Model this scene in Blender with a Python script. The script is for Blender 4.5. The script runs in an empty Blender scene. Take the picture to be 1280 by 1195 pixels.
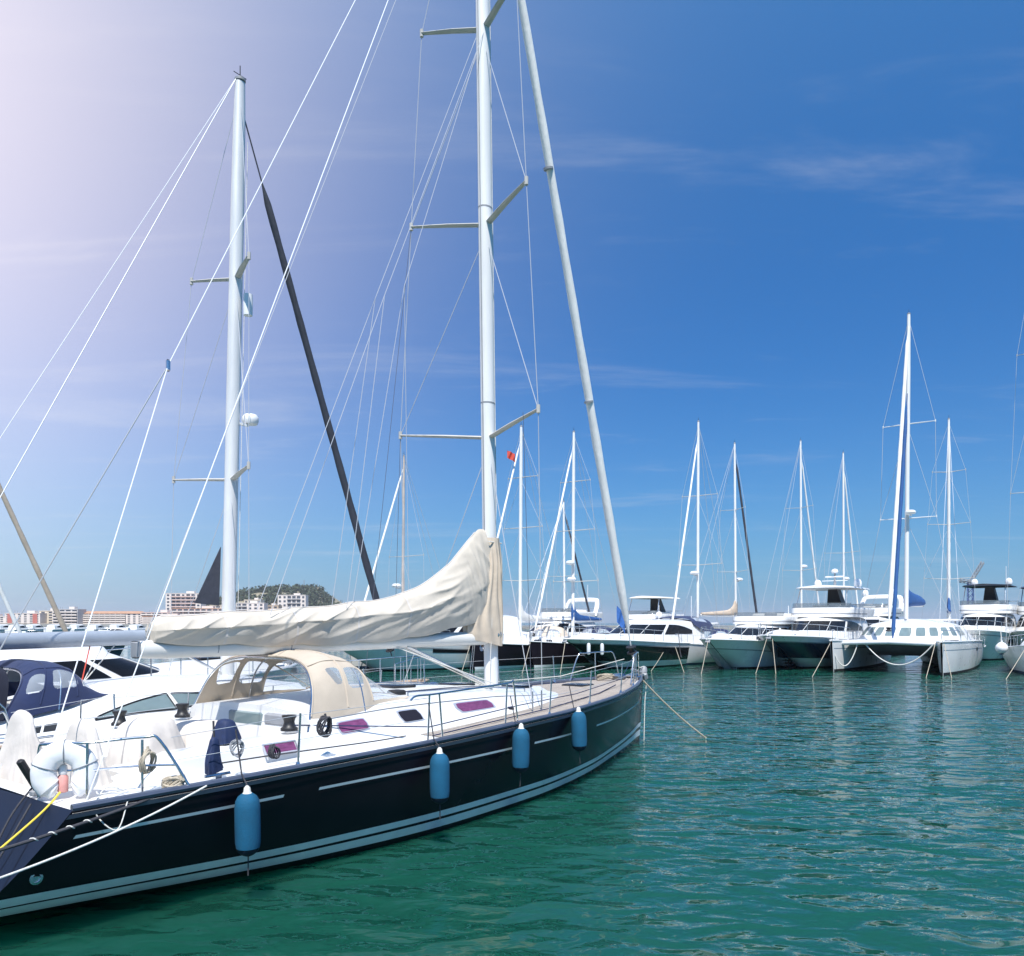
import bpy, math, random
import numpy as np
from mathutils import Vector, Matrix, noise as mnoise
R = math.radians
random.seed(7)
C = bpy.context.scene.collection
S = bpy.context.scene

# ------------------------------------------------------------------ camera, sky, sun, exposure
CAM_Z = 2.8
HAZE = .00014
FPX, HOR = 1000.0, 778.0            # focal length and horizon row of the 1280 px wide photograph
cd = bpy.data.cameras.new('camera'); cam = bpy.data.objects.new('camera', cd); C.objects.link(cam)
cam.location = (0, 0, CAM_Z); cam.rotation_euler = (R(90), 0, 0)
cd.sensor_width = 36; cd.lens = 36*FPX/1280; cd.shift_y = (HOR-597.5)/1280
cd.clip_start = .1; cd.clip_end = 30000
S.camera = cam
SUN_AZ, SUN_EL = R(178), R(59)      # azimuth from +Y, negative is to the left
sdir = Vector((math.sin(SUN_AZ)*math.cos(SUN_EL), math.cos(SUN_AZ)*math.cos(SUN_EL), math.sin(SUN_EL)))
sl = bpy.data.lights.new('sun', 'SUN'); sl.energy = 4.1; sl.angle = R(.53); sl.color = (1, .965, .91)
so = bpy.data.objects.new('sun', sl); C.objects.link(so); so.location = (0, 0, 60)
so.rotation_euler = sdir.to_track_quat('Z', 'Y').to_euler()
S.view_settings.view_transform = 'Standard'; S.view_settings.look = 'None'
S.view_settings.exposure = 0.66; S.view_settings.gamma = 1
S.cycles.max_bounces = 8; S.cycles.transparent_max_bounces = 16
S.cycles.use_denoising = True

w = bpy.data.worlds.new('World'); S.world = w; w.use_nodes = True
nt = w.node_tree; N = nt.nodes; Lk = nt.links; N.clear()
def nd(t, **k):
    n = N.new(t)
    for a, b in k.items(): setattr(n, a, b)
    return n
def mth(op, a, b=None, clamp=False):
    n = nd('ShaderNodeMath', operation=op, use_clamp=clamp)
    for i, v in enumerate((a, b)):
        if v is None: continue
        if isinstance(v, (int, float)): n.inputs[i].default_value = v
        else: Lk.new(v, n.inputs[i])
    return n.outputs[0]
sky = nd('ShaderNodeTexSky', sky_type='NISHITA', sun_disc=False, sun_elevation=SUN_EL, sun_rotation=SUN_AZ,
         air_density=1.0, dust_density=.6, ozone_density=2.0, altitude=0)
tc = nd('ShaderNodeTexCoord')
sep = nd('ShaderNodeSeparateXYZ'); Lk.new(tc.outputs['Generated'], sep.inputs[0])
zc = mth('MAXIMUM', sep.outputs[2], .02)
# thin cirrus on a high flat layer
def layer(k, scale, stretch, lo, hi, rot):
    cx = nd('ShaderNodeCombineXYZ')
    Lk.new(mth('DIVIDE', sep.outputs[0], mth('ADD', zc, .06)), cx.inputs[0])
    Lk.new(mth('DIVIDE', sep.outputs[1], mth('ADD', zc, .06)), cx.inputs[1])
    mp = nd('ShaderNodeMapping'); mp.inputs['Rotation'].default_value = (0, 0, R(rot)); mp.inputs['Scale'].default_value = (1, stretch, 1)
    mp.inputs['Location'].default_value = (k, k*.7, 0)
    Lk.new(cx.outputs[0], mp.inputs[0])
    nz = nd('ShaderNodeTexNoise'); nz.inputs['Scale'].default_value = scale; nz.inputs['Detail'].default_value = 9
    nz.inputs['Roughness'].default_value = .62; nz.inputs['Distortion'].default_value = .6
    Lk.new(mp.outputs[0], nz.inputs['Vector'])
    mr = nd('ShaderNodeMapRange', interpolation_type='SMOOTHSTEP'); mr.inputs[1].default_value = lo; mr.inputs[2].default_value = hi
    Lk.new(nz.outputs[0], mr.inputs[0])
    return mr.outputs[0]
cl = mth('ADD', mth('MULTIPLY', layer(3.1, 1.3, 2.6, .56, .88, 20), .22), mth('MULTIPLY', layer(8.4, .5, 3.4, .52, .82, 5), .28), True)
# bright glow added to the upper left sky, away from the sun
dp = nd('ShaderNodeVectorMath', operation='DOT_PRODUCT'); Lk.new(tc.outputs['Generated'], dp.inputs[0])
GA, GE = R(-55), R(30)
dp.inputs[1].default_value = (math.sin(GA)*math.cos(GE), math.cos(GA)*math.cos(GE), math.sin(GE))
au = mth('POWER', mth('MAXIMUM', dp.outputs['Value'], 0), 7)
hs = nd('ShaderNodeHueSaturation'); hs.inputs['Saturation'].default_value = 1.3; Lk.new(sky.outputs[0], hs.inputs['Color'])
tint = nd('ShaderNodeMixRGB', blend_type='MULTIPLY'); tint.inputs[0].default_value = 1; tint.inputs[2].default_value = (.13, .58, .92, 1)
Lk.new(hs.outputs[0], tint.inputs[1])
hz = nd('ShaderNodeMixRGB'); Lk.new(mth('MULTIPLY', mth('POWER', mth('SUBTRACT', 1, mth('MAXIMUM', sep.outputs[2], 0)), 7), .9), hz.inputs[0])
Lk.new(tint.outputs[0], hz.inputs[1]); hz.inputs[2].default_value = (1.95, 3.25, 5.1, 1)
up = nd('ShaderNodeMixRGB', blend_type='MULTIPLY'); up.inputs[0].default_value = 1; up.inputs[2].default_value = (.9, 2.4, 4.0, 1)
Lk.new(mth('POWER', mth('MAXIMUM', sep.outputs[2], 0), 2), up.inputs[1])
ua_ = nd('ShaderNodeMixRGB', blend_type='ADD'); ua_.inputs[0].default_value = 1; Lk.new(hz.outputs[0], ua_.inputs[1]); Lk.new(up.outputs[0], ua_.inputs[2])
m1 = nd('ShaderNodeMixRGB'); Lk.new(cl, m1.inputs[0]); Lk.new(ua_.outputs[0], m1.inputs[1]); m1.inputs[2].default_value = (5.2, 5.6, 6.2, 1)
m2 = nd('ShaderNodeMixRGB', blend_type='ADD'); m2.inputs[0].default_value = 1
am = nd('ShaderNodeMixRGB', blend_type='MULTIPLY'); am.inputs[0].default_value = 1; am.inputs[2].default_value = (8.9, 6.9, 5.0, 1)
Lk.new(au, am.inputs[1])
Lk.new(m1.outputs[0], m2.inputs[1]); Lk.new(am.outputs[0], m2.inputs[2])
bg = nd('ShaderNodeBackground'); bg.inputs[1].default_value = .08; Lk.new(m2.outputs[0], bg.inputs[0])
ow = nd('ShaderNodeOutputWorld'); Lk.new(bg.outputs[0], ow.inputs[0])

# ------------------------------------------------------------------ materials
MATS = {}
def mat(name, col, rough=.5, metal=0, coat=0, nscale=None, ncol=.12, bump=0, bscale=None, spec=.5, sheen=0, stretch=(1, 1, 1), coord='Object'):
    if name in MATS: return MATS[name]
    m = bpy.data.materials.new(name); m.use_nodes = True
    t = m.node_tree; b = t.nodes['Principled BSDF']
    b.inputs['Base Color'].default_value = (*col, 1); b.inputs['Roughness'].default_value = rough
    b.inputs['Metallic'].default_value = metal; b.inputs['Coat Weight'].default_value = coat; b.inputs['Coat Roughness'].default_value = .06
    b.inputs['Specular IOR Level'].default_value = spec; b.inputs['Sheen Weight'].default_value = sheen
    if nscale or bump:
        co = t.nodes.new('ShaderNodeTexCoord'); mp = t.nodes.new('ShaderNodeMapping'); mp.inputs['Scale'].default_value = stretch
        t.links.new(co.outputs[coord], mp.inputs[0])
    if nscale:
        nz = t.nodes.new('ShaderNodeTexNoise'); nz.inputs['Scale'].default_value = nscale; nz.inputs['Detail'].default_value = 6; nz.inputs['Roughness'].default_value = .6
        t.links.new(mp.outputs[0], nz.inputs['Vector'])
        mr = t.nodes.new('ShaderNodeMapRange'); mr.inputs[1].default_value = .25; mr.inputs[2].default_value = .75
        mr.inputs[3].default_value = 1-ncol; mr.inputs[4].default_value = 1+ncol*.5
        t.links.new(nz.outputs[0], mr.inputs[0])
        mx = t.nodes.new('ShaderNodeMixRGB'); mx.blend_type = 'MULTIPLY'; mx.inputs[0].default_value = 1; mx.inputs[1].default_value = (*col, 1)
        t.links.new(mr.outputs[0], mx.inputs[2]); t.links.new(mx.outputs[0], b.inputs['Base Color'])
        mr2 = t.nodes.new('ShaderNodeMapRange'); mr2.inputs[3].default_value = max(.02, rough-.08); mr2.inputs[4].default_value = rough+.1
        t.links.new(nz.outputs[0], mr2.inputs[0]); t.links.new(mr2.outputs[0], b.inputs['Roughness'])
    if bump:
        nb = t.nodes.new('ShaderNodeTexNoise'); nb.inputs['Scale'].default_value = bscale or 8; nb.inputs['Detail'].default_value = 5
        t.links.new(mp.outputs[0], nb.inputs['Vector'])
        bp = t.nodes.new('ShaderNodeBump'); bp.inputs['Strength'].default_value = 1; bp.inputs['Distance'].default_value = bump
        t.links.new(nb.outputs[0], bp.inputs['Height']); t.links.new(bp.outputs[0], b.inputs['Normal'])
    MATS[name] = m
    return m
def clear(name, col, alpha, rough=.08):
    m = bpy.data.materials.new(name); m.use_nodes = True; t = m.node_tree
    b = t.nodes['Principled BSDF']; b.inputs['Base Color'].default_value = (*col, 1); b.inputs['Roughness'].default_value = rough
    b.inputs['Alpha'].default_value = alpha
    co = t.nodes.new('ShaderNodeTexCoord'); nb = t.nodes.new('ShaderNodeTexNoise'); nb.inputs['Scale'].default_value = 3
    bp = t.nodes.new('ShaderNodeBump'); bp.inputs['Distance'].default_value = .02
    t.links.new(co.outputs['Object'], nb.inputs['Vector']); t.links.new(nb.outputs[0], bp.inputs['Height']); t.links.new(bp.outputs[0], b.inputs['Normal'])
    MATS[name] = m
    return m
white = mat('gelcoat_white', (.75, .745, .73), .28, nscale=1.6, ncol=.07, coat=.25)
cream = mat('gelcoat_cream', (.76, .735, .68), .3, nscale=1.5, ncol=.08, coat=.2)
navy = mat('hull_navy', (.017, .0135, .020), .2, nscale=.8, ncol=.3, spec=.17, bump=.003, bscale=1.4)
blackhull = mat('hull_black', (.012, .014, .018), .2, nscale=.8, ncol=.3, coat=.5)
bluehull = mat('hull_dark_blue', (.012, .03, .065), .2, nscale=.8, ncol=.25, coat=.5)
tinthull = mat('hull_pale_water_tint', (.68, .74, .73), .25, nscale=1.2, ncol=.12, coat=.4)  # green of the water's reflection put into the pale hull colour
stripe = mat('stripe_white', (.82, .84, .85), .3, nscale=3, ncol=.15)
antif = mat('antifouling_dark', (.012, .012, .016), .7, nscale=3, ncol=.4)
antib = mat('antifouling_blue', (.02, .05, .11), .6, nscale=3, ncol=.3)
rail = mat('toe_rail', (.10, .12, .17), .35, metal=.3, nscale=4, ncol=.2)
steel = mat('stainless', (.62, .63, .64), .22, metal=1, nscale=6, ncol=.15)
alu = mat('mast_paint', (.77, .765, .75), .35, nscale=1.2, ncol=.1, stretch=(4, 4, .5))
silver = mat('mast_anodised', (.75, .745, .735), .38, metal=.15, nscale=1.2, ncol=.15, stretch=(4, 4, .5))
spreadm = mat('spreader_paint', (.50, .48, .44), .45, nscale=3, ncol=.15)
wire = mat('wire', (.55, .56, .58), .4, metal=.3)
wired = mat('wire_dark', (.10, .11, .14), .5)
wirew = mat('wire_pale', (.82, .82, .83), .45)
ropeb = mat('rope_tan', (.46, .40, .31), .85, nscale=30, ncol=.35, bump=.004, bscale=60)
ropew = mat('rope_white', (.70, .68, .63), .85, nscale=30, ncol=.25, bump=.004, bscale=60)
roped = mat('rope_dark', (.05, .05, .06), .85, nscale=30, ncol=.35, bump=.004, bscale=60)
ropey = mat('rope_yellow', (.75, .55, .06), .7)
canvas = mat('canvas_cream', (.60, .535, .45), .88, nscale=2.2, ncol=.14, bump=.006, bscale=6)
canvash = mat('canvas_hood', (.52, .44, .35), .88, nscale=2.2, ncol=.16, bump=.006, bscale=6)
canvas2 = mat('canvas_tan', (.60, .50, .40), .88, nscale=3, ncol=.18, bump=.012, bscale=6, sheen=.1)
cover = mat('canvas_pale', (.62, .57, .52), .9, nscale=3, ncol=.12, bump=.014, bscale=5, sheen=.1)
sailw = mat('sail_white', (.82, .81, .78), .75, nscale=2, ncol=.12, bump=.008, bscale=9, stretch=(3, 3, 1))
sailt = mat('sail_tan', (.52, .42, .33), .85, nscale=2, ncol=.2, bump=.01, bscale=9)
saild = mat('sail_dark', (.045, .05, .068), .8, nscale=3, ncol=.25, bump=.01, bscale=9)
bluec = mat('canvas_blue', (.009, .021, .080), .8, nscale=4, ncol=.2, bump=.012, bscale=7, sheen=.15)
bluec2 = mat('canvas_royal', (.02, .09, .27), .8, nscale=4, ncol=.2, bump=.012, bscale=7)
fend = mat('fender_blue', (.003, .095, .19), .85, nscale=5, ncol=.22, bump=.004, bscale=60)
fendb = mat('fender_foot', (.012, .022, .04), .9, nscale=9, ncol=.4)
teak = None
glass = mat('glass_dark', (.012, .014, .018), .06, spec=.6, nscale=1.5, ncol=.3)
glassf = mat('glass_far', (.010, .011, .014), .18, spec=.22, nscale=1.5, ncol=.3)
glassg = mat('glass_green', (.17, .23, .24), .07, nscale=1.2, ncol=.3)
purple = mat('acrylic_purple', (.20, .06, .15), .12, nscale=5, ncol=.5, stretch=(2, 2, 9))
purpled = mat('acrylic_smoke', (.022, .017, .02), .1)
trimg = mat('window_trim', (.55, .56, .62), .35, metal=.4)
black = mat('black_plastic', (.018, .018, .02), .45, nscale=8, ncol=.3)
grey = mat('grey_plastic', (.28, .29, .31), .5, nscale=6, ncol=.2)
whitep = mat('white_plastic', (.80, .80, .80), .4, nscale=4, ncol=.07)
bluep = mat('blue_nylon', (.012, .026, .085), .7, nscale=12, ncol=.4)
redm = mat('red_cloth', (.62, .08, .05), .8, nscale=6, ncol=.2)
bluef = mat('flag_blue', (.04, .14, .42), .8, nscale=9, ncol=.35)
buoyw = mat('buoy_cover', (.78, .78, .79), .55, nscale=4, ncol=.08, bump=.003, bscale=14)
pinkm = mat('pink_plastic', (.65, .30, .27), .6, nscale=8, ncol=.3)
teakt = mat('teak_table', (.33, .22, .13), .6, nscale=5, ncol=.25, stretch=(1, 8, 8))
vinyl = clear('clear_vinyl', (.62, .68, .74), .30)
vinylb = clear('clear_vinyl_dusk', (.60, .66, .74), .38)
tglass = clear('window_glass', (.10, .12, .13), .62, .03)
def teak_mat():
    m = bpy.data.materials.new('teak_deck'); m.use_nodes = True; t = m.node_tree; b = t.nodes['Principled BSDF']
    b.inputs['Roughness'].default_value = .75
    co = t.nodes.new('ShaderNodeTexCoord'); sp = t.nodes.new('ShaderNodeSeparateXYZ'); t.links.new(co.outputs['Object'], sp.inputs[0])
    a = t.nodes.new('ShaderNodeMath'); a.operation = 'MULTIPLY'; a.inputs[1].default_value = 18; t.links.new(sp.outputs[1], a.inputs[0])
    f = t.nodes.new('ShaderNodeMath'); f.operation = 'FRACT'; t.links.new(a.outputs[0], f.inputs[0])
    g = t.nodes.new('ShaderNodeMath'); g.operation = 'GREATER_THAN'; g.inputs[1].default_value = .13; t.links.new(f.outputs[0], g.inputs[0])
    nz = t.nodes.new('ShaderNodeTexNoise'); nz.inputs['Scale'].default_value = 3; nz.inputs['Detail'].default_value = 8
    mp = t.nodes.new('ShaderNodeMapping'); mp.inputs['Scale'].default_value = (1, 7, 1); t.links.new(co.outputs['Object'], mp.inputs[0]); t.links.new(mp.outputs[0], nz.inputs['Vector'])
    r = t.nodes.new('ShaderNodeValToRGB'); r.color_ramp.elements[0].position = .3; r.color_ramp.elements[0].color = (.30, .255, .215, 1)
    r.color_ramp.elements[1].position = .75; r.color_ramp.elements[1].color = (.46, .40, .345, 1); t.links.new(nz.outputs[0], r.inputs[0])
    mx = t.nodes.new('ShaderNodeMixRGB'); mx.inputs[1].default_value = (.05, .045, .04, 1); t.links.new(g.outputs[0], mx.inputs[0]); t.links.new(r.outputs[0], mx.inputs[2])
    t.links.new(mx.outputs[0], b.inputs['Base Color'])
    return m
teak = teak_mat()

# ------------------------------------------------------------------ mesh helpers
class MB:
    def __init__(s): s.v = []; s.f = []
    def grid(s, rows, closed=False, capa=False, capb=False):
        o = len(s.v); nr = len(rows); nc = len(rows[0])
        for r in rows: s.v += [tuple(p) for p in r]
        for i in range(nr-1):
            for j in range(nc if closed else nc-1):
                k = (j+1) % nc
                s.f.append((o+i*nc+j, o+i*nc+k, o+(i+1)*nc+k, o+(i+1)*nc+j))
        if capa: s.f.append(tuple(o+j for j in range(nc))[::-1])
        if capb: s.f.append(tuple(o+(nr-1)*nc+j for j in range(nc)))
        return s
    def tube(s, pts, r, n=8, flat=1.0, up=None):
        pts = [Vector(p) for p in pts]; m = len(pts)
        rr = [r]*m if isinstance(r, (int, float)) else list(r)
        rows = []; ref = None
        for i, p in enumerate(pts):
            d = (pts[min(i+1, m-1)]-pts[max(i-1, 0)])
            d = d.normalized() if d.length > 1e-9 else Vector((0, 0, 1))
            if ref is None:
                a = Vector(up) if up else (Vector((0, 0, 1)) if abs(d.z) < .9 else Vector((1, 0, 0)))
                ref = (a-d*a.dot(d)).normalized()
            else:
                ref = (ref-d*ref.dot(d))
                ref = ref.normalized() if ref.length > 1e-6 else d.orthogonal().normalized()
            q = d.cross(ref)
            rows.append([p+(ref*math.cos(t)+q*math.sin(t)*flat)*rr[i] for t in (2*math.pi*k/n for k in range(n))])
        return s.grid(rows, True, True, True)
    def box(s, c, d, rz=0, ry=0, bev=0):
        x, y, z = d[0]/2, d[1]/2, d[2]/2
        M = Matrix.Rotation(rz, 3, 'Z') @ Matrix.Rotation(ry, 3, 'Y'); c = Vector(c)
        if bev:
            b = min(bev, x*.9, y*.9, z*.9)
            rows = []
            for zz, ins in ((-z, b), (-z+b, 0), (z-b, 0), (z, b)):
                X, Y = x-ins, y-ins
                rows.append([c+M @ Vector(p) for p in ((-X, -Y+b, zz), (-X+b, -Y, zz), (X-b, -Y, zz), (X, -Y+b, zz), (X, Y-b, zz), (X-b, Y, zz), (-X+b, Y, zz), (-X, Y-b, zz))])
            return s.grid(rows, True, True, True)
        P = [c+M @ Vector((i*x, j*y, k*z)) for i in (-1, 1) for j in (-1, 1) for k in (-1, 1)]
        o = len(s.v); s.v += [tuple(p) for p in P]
        for q in ((0, 1, 3, 2), (4, 6, 7, 5), (0, 4, 5, 1), (2, 3, 7, 6), (0, 2, 6, 4), (1, 5, 7, 3)): s.f.append(tuple(o+a for a in q))
        return s
    def lathe(s, prof, c=(0, 0, 0), n=20, axis=None):
        c = Vector(c); q = Vector((0, 0, 1)).rotation_difference(Vector(axis)) if axis else None
        rows = []
        for r, z in prof:
            row = []
            for k in range(n):
                p = Vector((r*math.cos(2*math.pi*k/n), r*math.sin(2*math.pi*k/n), z))
                row.append(c+(q @ p if q else p))
            rows.append(row)
        return s.grid(rows, True, True, True)
    def poly(s, pts, th):
        """flat polygon given thickness along its normal"""
        pts = [Vector(p) for p in pts]
        nn = (pts[1]-pts[0]).cross(pts[2]-pts[0]).normalized()*th/2
        return s.grid([[p-nn for p in pts], [p+nn for p in pts]], True, True, True)
    def build(s, name, m, parent=None, sharp=38, flat=False):
        me = bpy.data.meshes.new(name); me.from_pydata(s.v, [], s.f); me.materials.append(m)
        if not flat:
            me.polygons.foreach_set('use_smooth', [True]*len(me.polygons))
            me.set_sharp_from_angle(angle=R(sharp))
        me.update()
        o = bpy.data.objects.new(name, me); C.objects.link(o)
        if parent: o.parent = parent
        return o
def tube(name, m, parent, pts, r, n=8, **k): return MB().tube(pts, r, n, **k).build(name, m, parent)
def tag(o, label=None, cat=None, group=None, kind=None):
    if label: o['label'] = label
    if cat: o['category'] = cat
    if group: o['group'] = group
    if kind: o['kind'] = kind
    return o
def thing(name, label, cat, loc=(0, 0, 0), rz=0, group=None):
    o = bpy.data.objects.new(name, None); C.objects.link(o); o.empty_display_size = .3
    o.location = loc; o.rotation_euler = (0, 0, rz)
    return tag(o, label, cat, group)
def copy_tree(o, parent=None):
    c = o.copy(); C.objects.link(c)
    if parent: c.parent = parent
    for ch in list(o.children): copy_tree(ch, c)
    return c
def crv(tab):
    """smooth curve through (x, value) pairs"""
    xs = [a for a, b in tab]; ys = [b for a, b in tab]
    def f(x):
        if x <= xs[0]: return ys[0]
        if x >= xs[-1]: return ys[-1]
        i = max(k for k in range(len(xs)-1) if xs[k] <= x)
        h = xs[i+1]-xs[i]; t = (x-xs[i])/h
        def sl(k):
            if k == 0: return (ys[1]-ys[0])/(xs[1]-xs[0])
            if k == len(xs)-1: return (ys[-1]-ys[-2])/(xs[-1]-xs[-2])
            a = (ys[k]-ys[k-1])/(xs[k]-xs[k-1]); b = (ys[k+1]-ys[k])/(xs[k+1]-xs[k])
            return 0 if a*b <= 0 else 2*a*b/(a+b)
        m0, m1 = sl(i)*h, sl(i+1)*h
        return (2*t**3-3*t*t+1)*ys[i]+(t**3-2*t*t+t)*m0+(-2*t**3+3*t*t)*ys[i+1]+(t**3-t*t)*m1
    return f
def lerp(a, b, t): return a+(b-a)*t
def lin(a, b, n): return [a+(b-a)*i/(n-1) for i in range(n)]
def sag(a, b, d, n=16):
    """a hanging line between two points"""
    a, b = Vector(a), Vector(b)
    return [a.lerp(b, t)-Vector((0, 0, d*4*t*(1-t))) for t in lin(0, 1, n)]
def smooth(pts, n=6):
    P = [Vector(p) for p in pts]; out = []
    for i in range(len(P)-1):
        p0, p1, p2, p3 = P[max(i-1, 0)], P[i], P[i+1], P[min(i+2, len(P)-1)]
        for k in range(n):
            t = k/n
            out.append(.5*((2*p1)+(p2-p0)*t+(2*p0-5*p1+4*p2-p3)*t*t+(3*p1-p0-3*p2+p3)*t**3))
    return out+[P[-1]]

class Hull:
    """x forward from the transom, y to port, z up from the water"""
    def __init__(s, L, beam, sheer, draft, pe, stem=.3, tr=.3, zlow=-.3, sp=6):
        s.L = L; s.b = crv(beam); s.h = crv(sheer); s.d = crv(draft); s.p = crv(pe); s.stem = stem; s.tr = tr; s.zlow = zlow; s.sp = sp
    def pt(s, u, z, side, off=0):
        h = s.h(u)
        x = s.L*u - s.stem*(h-z)/1.2*u**s.sp - s.tr*(h-z)*(1-u)**9
        d = s.d(u); g = max(0, (z+d)/(h+d))
        y = max(s.b(u), .015)*g**s.p(u) if g > 0 else 0
        return Vector((x, side*(y+off), z))
    def shell(s, n=56, k=14, z0=None, z1=None, off=0):
        rows = []
        for u in lin(0, 1, n):
            h = s.h(u) if z1 is None else z1(u); lo = s.zlow if z0 is None else z0(u)
            zs = [lerp(h, lo, (i/(k-1))) for i in range(k)]
            rows.append([s.pt(u, z, 1, off) for z in zs]+[s.pt(u, z, -1, off) for z in zs[::-1]])
        return rows
    def build(s, m, parent, transom=None, n=56, name='hull'):
        rows = s.shell(n); mb = MB().grid(rows)
        if transom is None: mb.grid([rows[0], rows[0]][:1]+[[Vector((r.x, 0, r.z)) for r in rows[0]]])
        o = mb.build(name, m, parent, sharp=50)
        if transom: MB().grid([rows[0], [Vector((r.x-.004, 0, r.z)) for r in rows[0]]]).build('transom', transom, parent)
        return o
    def strip(s, name, m, parent, u0, u1, zlo, zhi, off=.006, n=40, sides=(1, -1)):
        mb = MB()
        for sd in sides:
            rows = []
            for u in lin(u0, u1, n):
                a, b = zlo(u), zhi(u)
                rows.append([s.pt(u, lerp(a, b, q/3), sd, off) for q in range(4)])
            mb.grid(rows)
        return mb.build(name, m, parent)
    def deck(s, m, parent, u0=0, u1=1, drop=.03, camber=.05, ins=.0, n=60, k=25, hole=None, name='deck'):
        mb = MB(); us = lin(u0, u1, n); ks = lin(-1, 1, k); P = []
        for u in us:
            b = max(s.b(u)-ins, .01); x = s.L*u
            bo = max(s.b(u), .01)
            P.append([(x, b*q, s.h(u)-drop+camber*(1-(q*b/bo)**2)*min(1, bo)) for q in ks])
        o = 0; mb.v = [p for r in P for p in r]
        for i in range(n-1):
            for j in range(k-1):
                c = [sum(P[a][b_][q] for a in (i, i+1) for b_ in (j, j+1))/4 for q in range(3)]
                if hole and hole[0] < c[0] < hole[1] and abs(c[1]) < hole[2]: continue
                mb.f.append((i*k+j, (i+1)*k+j, (i+1)*k+j+1, i*k+j+1))
        return mb.build(name, m, parent)
    def edge(s, name, m, parent, r=.03, u0=0, u1=1, dz=.0, off=0, n=60, flat=1.0):
        mb = MB()
        for sd in (1, -1): mb.tube([Vector((s.L*u, sd*(max(s.b(u), .015)+off), s.h(u)+dz)) for u in lin(u0, u1, n)], r, 8, flat)
        return mb.build(name, m, parent)
    def dk(s, x, y=None, dz=0):
        u = x/s.L
        return Vector((x, (y if y is not None else 0), s.h(u)+dz))

class Body:
    """a deckhouse: rounded plan outline, sloping front and sides; u: -1 port aft .. 0 bow .. 1 starboard aft, v: 0 foot .. 1 top"""
    def __init__(s, xa, xm, xf, w, zb, zt, n=2.6, aft=1., camber=.06, rnd=.12, ztv=.0):
        s.xa, s.xm, s.xf, s.w = [(q, q) if isinstance(q, (int, float)) else q for q in (xa, xm, xf, w)]
        s.zb = zb if callable(zb) else (lambda x: zb); s.zt = zt if callable(zt) else (lambda x: zt)
        s.n, s.aft, s.camber, s.rnd = n, aft, camber, rnd
    def pt(s, u, v, off=0):
        xa, xm, xf, w = [lerp(q[0], q[1], v) for q in (s.xa, s.xm, s.xf, s.w)]
        if v > .75: w -= s.rnd*w*.5*(1-math.sqrt(max(0, 1-((v-.75)/.25)**2)))
        a = abs(u); sd = -1 if u > 0 else 1
        if a < .5:
            th = a*math.pi; c, q = math.cos(th), math.sin(th)
            x = xm+(xf-xm)*abs(c)**(2/s.n); y = w*abs(q)**(2/s.n); ox, oy = off*c, off*q
        else:
            t = (a-.5)*2; x = lerp(xm, xa, t); y = w*lerp(1, s.aft, t); ox, oy = 0, off
        z = s.zb(x)+v*(s.zt(x)-s.zb(x))
        return Vector((x+ox, sd*(y+oy), z+(off*.6 if v > .5 else 0)))
    def build(s, name, m, parent, nu=73, nv=10):
        us = lin(-1, 1, nu); rows = [[s.pt(u, v) for u in us] for v in [0, .15, .3, .45, .6, .75, .83, .9, .95, .985, 1]]
        top = rows[-1]
        for k in range(1, 9):
            q = 1-k/8
            rows.append([Vector((p.x, p.y*q, p.z+s.camber*(1-q*q))) for p in top])
        return MB().grid(rows, True).build(name, m, parent, sharp=55)
    def band(s, name, m, parent, u0, u1, v0, v1, off=.006, nu=24, nv=5):
        f0 = v0 if callable(v0) else (lambda t: v0); f1 = v1 if callable(v1) else (lambda t: v1)
        rows = []
        for i, u in enumerate(lin(u0, u1, nu)):
            t = i/(nu-1)
            rows.append([s.pt(u, lerp(f0(t), f1(t), j/(nv-1)), off) for j in range(nv)])
        return MB().grid(rows).build(name, m, parent)
    def rnd_win(s, m, parent, u0, u1, v0, v1, off=.008, frame=None, fw=.25, name='window'):
        """window with rounded ends on the deckhouse side"""
        e = lambda t, k: (1-abs(2*t-1)**k)**(1/k)
        mid, hh = (v0+v1)/2, (v1-v0)/2
        o = s.band(name, m, parent, u0, u1, lambda t: mid-hh*max(.08, e(t, 7)), lambda t: mid+hh*max(.08, e(t, 7)), off, 28)
        if frame:
            du = (u1-u0)*.05; h2 = hh*(1+fw)
            s.band('frame', frame, o, u0-du, u1+du, lambda t: mid-h2*max(.08, e(t, 7)), lambda t: mid+h2*max(.08, e(t, 7)), off*.5, 28)
        return o

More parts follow.
